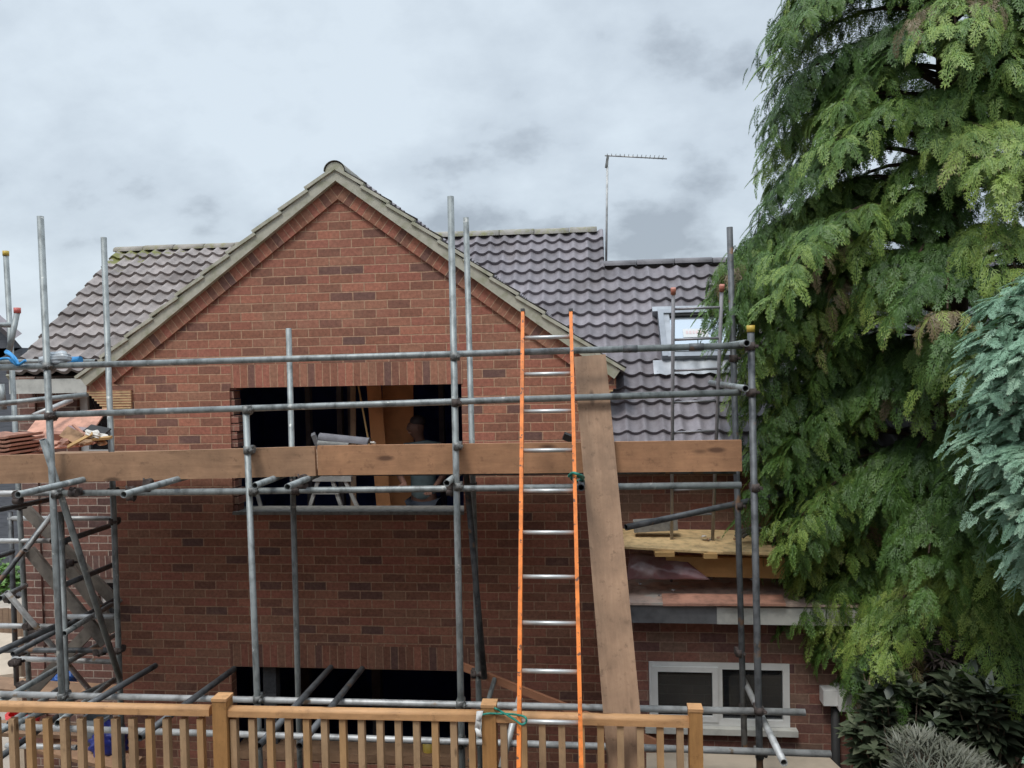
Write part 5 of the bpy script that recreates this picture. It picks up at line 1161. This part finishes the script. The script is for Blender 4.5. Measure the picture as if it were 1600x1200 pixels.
def conifer(root, tx, ty, z0, z1, Rz, nlev, per_lev, temps, fsize, mat, rg, extra=(), az_keep=None, droop_k=0.42, nsec=7, upness=0.0, dens=0.055, hang=0.75, drop=None, lo_r=0.72, brown=0.0):
    pos, fw, nr, sc, tn = [], [], [], [], []; limbs = MB()
    def add(p, d, n, s, t): pos.append(tuple(p)); fw.append(tuple(d)); nr.append(tuple(n)); sc.append(s); tn.append(t)
    specs = []
    for i in range(nlev):
        z = z0+(z1-z0)*(i+rg.uniform(0.1, 0.9))/nlev
        for k in range(per_lev):
            az = 2*math.pi*(k+rg.uniform(0.1, .9))/per_lev + i*0.7; Rr = Rz(z, az)*rg.uniform(lo_r, 1.08)
            zz = z + rg.uniform(-.15, .15); specs.append((az, Rr, zz, 0))
    for (az, Rr, z) in extra: specs.append((az, Rr, z, 1))
    for az, Rr, z, ex in specs:
        if az_keep and not ex and not az_keep(az, rg): continue
        if drop and drop(az, Rr, z): continue
        dh = Vector((math.cos(az), math.sin(az), 0)); base = Vector((tx, ty, z+0.10*Rr))
        def cur(s): # arching bough
            return base + dh*(Rr*s) + Vector((0, 0, upness*Rr*s + 0.18*Rr*math.sin(s*2.2) - droop_k*Rr*s**2.6))
        pts = [cur(k/8) for k in range(8)]; limbs.path(pts, [0.022*(1-k/8)+0.004 for k in range(8)], 5)
        btone = rg.uniform(-0.26, 0.24); sidev = dh.cross(Vector((0, 0, 1)))
        for q in range(nsec):
            bq = 0.75 if rg.random() < brown else rg.uniform(-0.06, 0.06)
            s0 = 0.42+0.55*q/nsec
            for sg in (-1, 1):
                p0 = cur(s0); L2 = (0.20+0.40*Rr*0.42*(1.15-s0))*rg.uniform(.75, 1.25)*1.15
                ang = sg*rg.uniform(0.45, 1.05); d2 = (dh*math.cos(ang)+sidev*math.sin(ang)).normalized()
                nst = max(3, int(L2/dens))
                for k in range(nst+1):
                    u = k/nst; p = p0 + d2*(L2*u) + Vector((0, 0, 0.05*L2*math.sin(u*3) - 0.45*L2*u*u))
                    tan = (d2 + Vector((0, 0, -1.1*u))).normalized(); sd2 = d2.cross(Vector((0, 0, 1))).normalized()
                    for s3 in ((-1, 1) if k < nst else (0,)):
                        dd = (tan*0.75 + sd2*s3*0.75 + Vector((0, 0, -hang*rg.uniform(0.5, 1.2))) + Vector((rg.uniform(-.25, .25), rg.uniform(-.25, .25), rg.uniform(-.2, .2)))).normalized()
                        nn = (Vector((0, 0, 1)) + dh*0.5 + Vector((rg.uniform(-.45, .45), rg.uniform(-.45, .45), 0))).normalized()
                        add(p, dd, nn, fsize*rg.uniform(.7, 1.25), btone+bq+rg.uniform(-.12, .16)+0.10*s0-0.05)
        # tip sprays
        for k in range(6):
            dd = (dh+sidev*rg.uniform(-.8, .8)+Vector((0, 0, -rg.uniform(.2, 1.1)))).normalized(); add(cur(0.93+0.07*rg.random()), dd, Vector((0, 0, 1))+dh*0.3, fsize*rg.uniform(.9, 1.4), btone+0.1)
    limbs.build('limbs', M['bark'], root)
    scatter_mesh('crown', temps, pos, fw, nr, sc, tn, mat, root)
    return len(pos)

rg = random.Random(11)
tc_ = P(1490, 620, 6.7); TX, TY = tc_.x, 6.75
cyp = thing('cypress_tree', 'tall dark green cypress with drooping feathery sprays on the right of the house', 'tree', (TX, TY, 0))
pts = [Vector((TX+0.03*math.sin(k), TY+0.03*math.cos(k*1.3), 0.05+k*0.7)) for k in range(16)]
MB().path(pts, [0.17*(1-k/18) for k in range(16)], 12).build('trunk', M['bark'], cyp)
temps = [frond_template(rg, 1.0, 8, 2, 0.62, 0.034, 0.40, 0.40) for _ in range(6)]
def Rz(z, az):
    h = z-E
    tab = [(-3.0, 0.6), (-2.6, 1.0), (-2.1, 1.38), (-1.4, 1.62), (-0.77, 1.82), (0.0, 1.85), (0.58, 2.0), (1.1, 1.75), (1.67, 1.75), (2.2, 1.62), (3.0, 1.40), (4.2, 1.15), (5.5, 0.5)]
    for (a, ra_), (b, rb_) in zip(tab, tab[1:]):
        if a <= h <= b: return (ra_+(rb_-ra_)*(h-a)/(b-a))*(0.94+0.10*math.sin(az*3+h*4))
    return 0.7
left = math.pi
extra = []
for px, py in ((1205, 60), (1200, 130), (1184, 262), (1188, 215), (1168, 352), (1205, 300), (1122, 455), (1135, 500), (1140, 520), (1160, 620), (1150, 560), (1168, 740), (1165, 700), (1205, 815), (1195, 880), (1240, 960), (1262, 990), (1300, 1030), (1345, 1040), (1225, 20), (1130, 480), (1145, 450), (1150, 530), (1135, 600), (1150, 650), (1160, 580), (1170, 690), (1160, 420), (1175, 395), (1190, 640), (1200, 720), (1175, 780), (1100, 455), (1098, 475), (1105, 500), (1115, 440), (1110, 520), (1120, 490), (1130, 560), (1125, 470), (1140, 610), (1228, 870), (1238, 905), (1225, 890), (1320, 1010), (1262, 930), (1205, 850), (1198, 830), (1235, 950), (1248, 985), (1275, 1015), (1305, 1045), (1240, 925), (1225, 905), (1260, 1000)):
    Yq = TY + rg.uniform(-0.5, 0.35); q = P(px+12, py-10, Yq); dx, dy = q.x-TX, q.y-TY; Rr = math.hypot(dx, dy); extra.append((math.atan2(dy, dx), Rr, q.z+0.16*Rr))
def keep(az, rg_):   # fewer boughs on the side turned away from the photo
    return True if math.sin(az) < 0.35 else rg_.random() < 0.45
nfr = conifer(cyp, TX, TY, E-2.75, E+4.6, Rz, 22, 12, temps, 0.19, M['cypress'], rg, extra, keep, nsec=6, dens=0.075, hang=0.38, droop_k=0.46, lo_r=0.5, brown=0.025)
print('cypress fronds', nfr)

# blue-green conifer on the right edge
rg = random.Random(5)
BX = P(1762, 600, 4.7).x
blu = thing('blue_conifer', 'blue green feathery conifer cut off by the right edge in front of the dark cypress', 'tree', (BX, 4.7, 0))
MB().path([Vector((BX, 4.7, 0.05+k*0.5)) for k in range(12)], [0.10*(1-k/13) for k in range(12)], 10).build('trunk', M['bark'], blu)
tb = [frond_template(rg, 1.0, 9, 2, 0.62, 0.036, 0.12, 0.40) for _ in range(5)]
def Rb(z, az):
    h = z-E
    tab = [(-4.0, 0.16), (-1.6, 0.18), (-1.15, 0.55), (-0.9, 0.72), (-0.5, 0.78), (0.1, 0.72), (0.28, 0.52), (0.5, 0.28), (0.9, 0.15), (1.7, 0.05)]
    for (a, ra_), (b, rb_) in zip(tab, tab[1:]):
        if a <= h <= b: return ra_+(rb_-ra_)*(h-a)/(b-a)
    return 0.5
print('blue', conifer(blu, BX, 4.7, E-3.2, E+1.5, Rb, 30, 11, tb, 0.135, M['bluecon'], rg, (), None, droop_k=0.0, nsec=4, upness=0.10, dens=0.065, hang=0.0))

# broad-leaved shrubs
def leaf_template(w=0.28, fold=0.12):
    V = np.array([[0, 0, 0], [0.3, w*0.8, fold*w], [0.65, w*0.8, fold*w-0.04], [1, 0, -0.12], [0.65, -w*0.8, fold*w-0.04], [0.3, -w*0.8, fold*w], [0.5, 0, -0.02]])
    return V, np.array([[0, 1, 2, 6], [6, 2, 3, 3], [0, 6, 4, 5], [6, 3, 3, 4]])[[0, 2]], np.array([0.3]*7)
def leaf2(w):
    V = np.array([[0, 0, 0], [0.45, w, 0.03], [1, 0, -0.1], [0.45, -w, 0.03]]); return V, np.array([[0, 1, 2, 3]]), np.array([0.3, 0.35, 0.45, 0.35])
def shrub(name, label, c, rad, n, size, w, mat, seed, cat='shrub', whorl=6, up=0.2):
    rg = random.Random(seed); c = Vector(c); t_ = thing(name, label, cat, (c.x, c.y, 0)); pos, fw, nr, sc, tn = [], [], [], [], []; stems = MB()
    for i in range(n):
        while True:
            v = Vector((rg.uniform(-1, 1), rg.uniform(-1, 1), rg.uniform(-1, 1)))
            if 0.35 < v.length < 1: break
        p = c+Vector((v.x*rad[0], v.y*rad[1], v.z*rad[2]))*(0.85+0.25*math.sin(3*v.x+4*v.z)); o_ = v.normalized(); tone = rg.uniform(-.2, .35)
        if i % 3 == 0: base = c+Vector((v.x*0.2, v.y*0.2, -rad[2])); stems.path([base, (base+p)/2+Vector((0, 0, 0.05)), p], [0.010, 0.007, 0.003], 5)
        for k in range(whorl):
            a = 2*math.pi*k/whorl+rg.uniform(-.3, .3); d = (Vector((math.cos(a), math.sin(a), rg.uniform(-.35, .45)+up))+o_*0.6).normalized()
            pos.append(tuple(p)); fw.append(tuple(d)); nr.append((rg.uniform(-.3, .3), rg.uniform(-.5, .2), 1.0)); sc.append(size*rg.uniform(.7, 1.25)); tn.append(tone+rg.uniform(-.08, .1))
    if c.z-rad[2] > 0.2: stems.path([Vector((c.x, c.y, 0)), Vector((c.x+0.02, c.y, c.z*0.5)), Vector((c.x, c.y, c.z))], [0.05, 0.04, 0.02], 8)
    stems.build('stems', M['twig'], t_); scatter_mesh('leaves', [leaf2(w)], pos, fw, nr, sc, tn, M[mat], t_); return t_
c = P(1415, 1130, 5.9); shrub('broadleaf_shrub', 'dull green broad leaved shrub below the cypress beside the meter boxes', c, (0.42, 0.4, 0.48), 330, 0.12, 0.24, 'rhodo', 1)
c = P(1490, 1040, 6.1); shrub('broadleaf_shrub', 'tangled shrub of dark brownish hanging leaves in the shade under the cypress', c, (0.62, 0.4, 0.38), 380, 0.13, 0.09, 'deadleaf', 2, up=-0.4)
c = P(1540, 1120, 5.7); shrub('broadleaf_shrub', 'shaded shrub with long dark leaves at the lower right corner', c, (0.5, 0.35, 0.35), 220, 0.17, 0.17, 'rhodo', 3)
c = P(1368, 1052, 6.0); shrub('broadleaf_shrub', 'small sprig of bright lime green leaves above the meter boxes', c, (0.09, 0.07, 0.06), 12, 0.09, 0.28, 'limeleaf', 4)
c = P(1475, 1222, 5.2); shrub('silver_shrub', 'rounded silvery grey shrub with needle like leaves at the bottom right', c, (0.42, 0.35, 0.24), 420, 0.13, 0.045, 'greyleaf', 5, whorl=8, up=0.6)
c = P(-5, 905, 9.8); shrub('hedge', 'bright green garden hedge behind the left scaffold tower', (c.x-0.4, c.y, c.z), (0.75, 0.4, 0.45), 500, 0.10, 0.3, 'hedgeleaf', 6, cat='hedge')
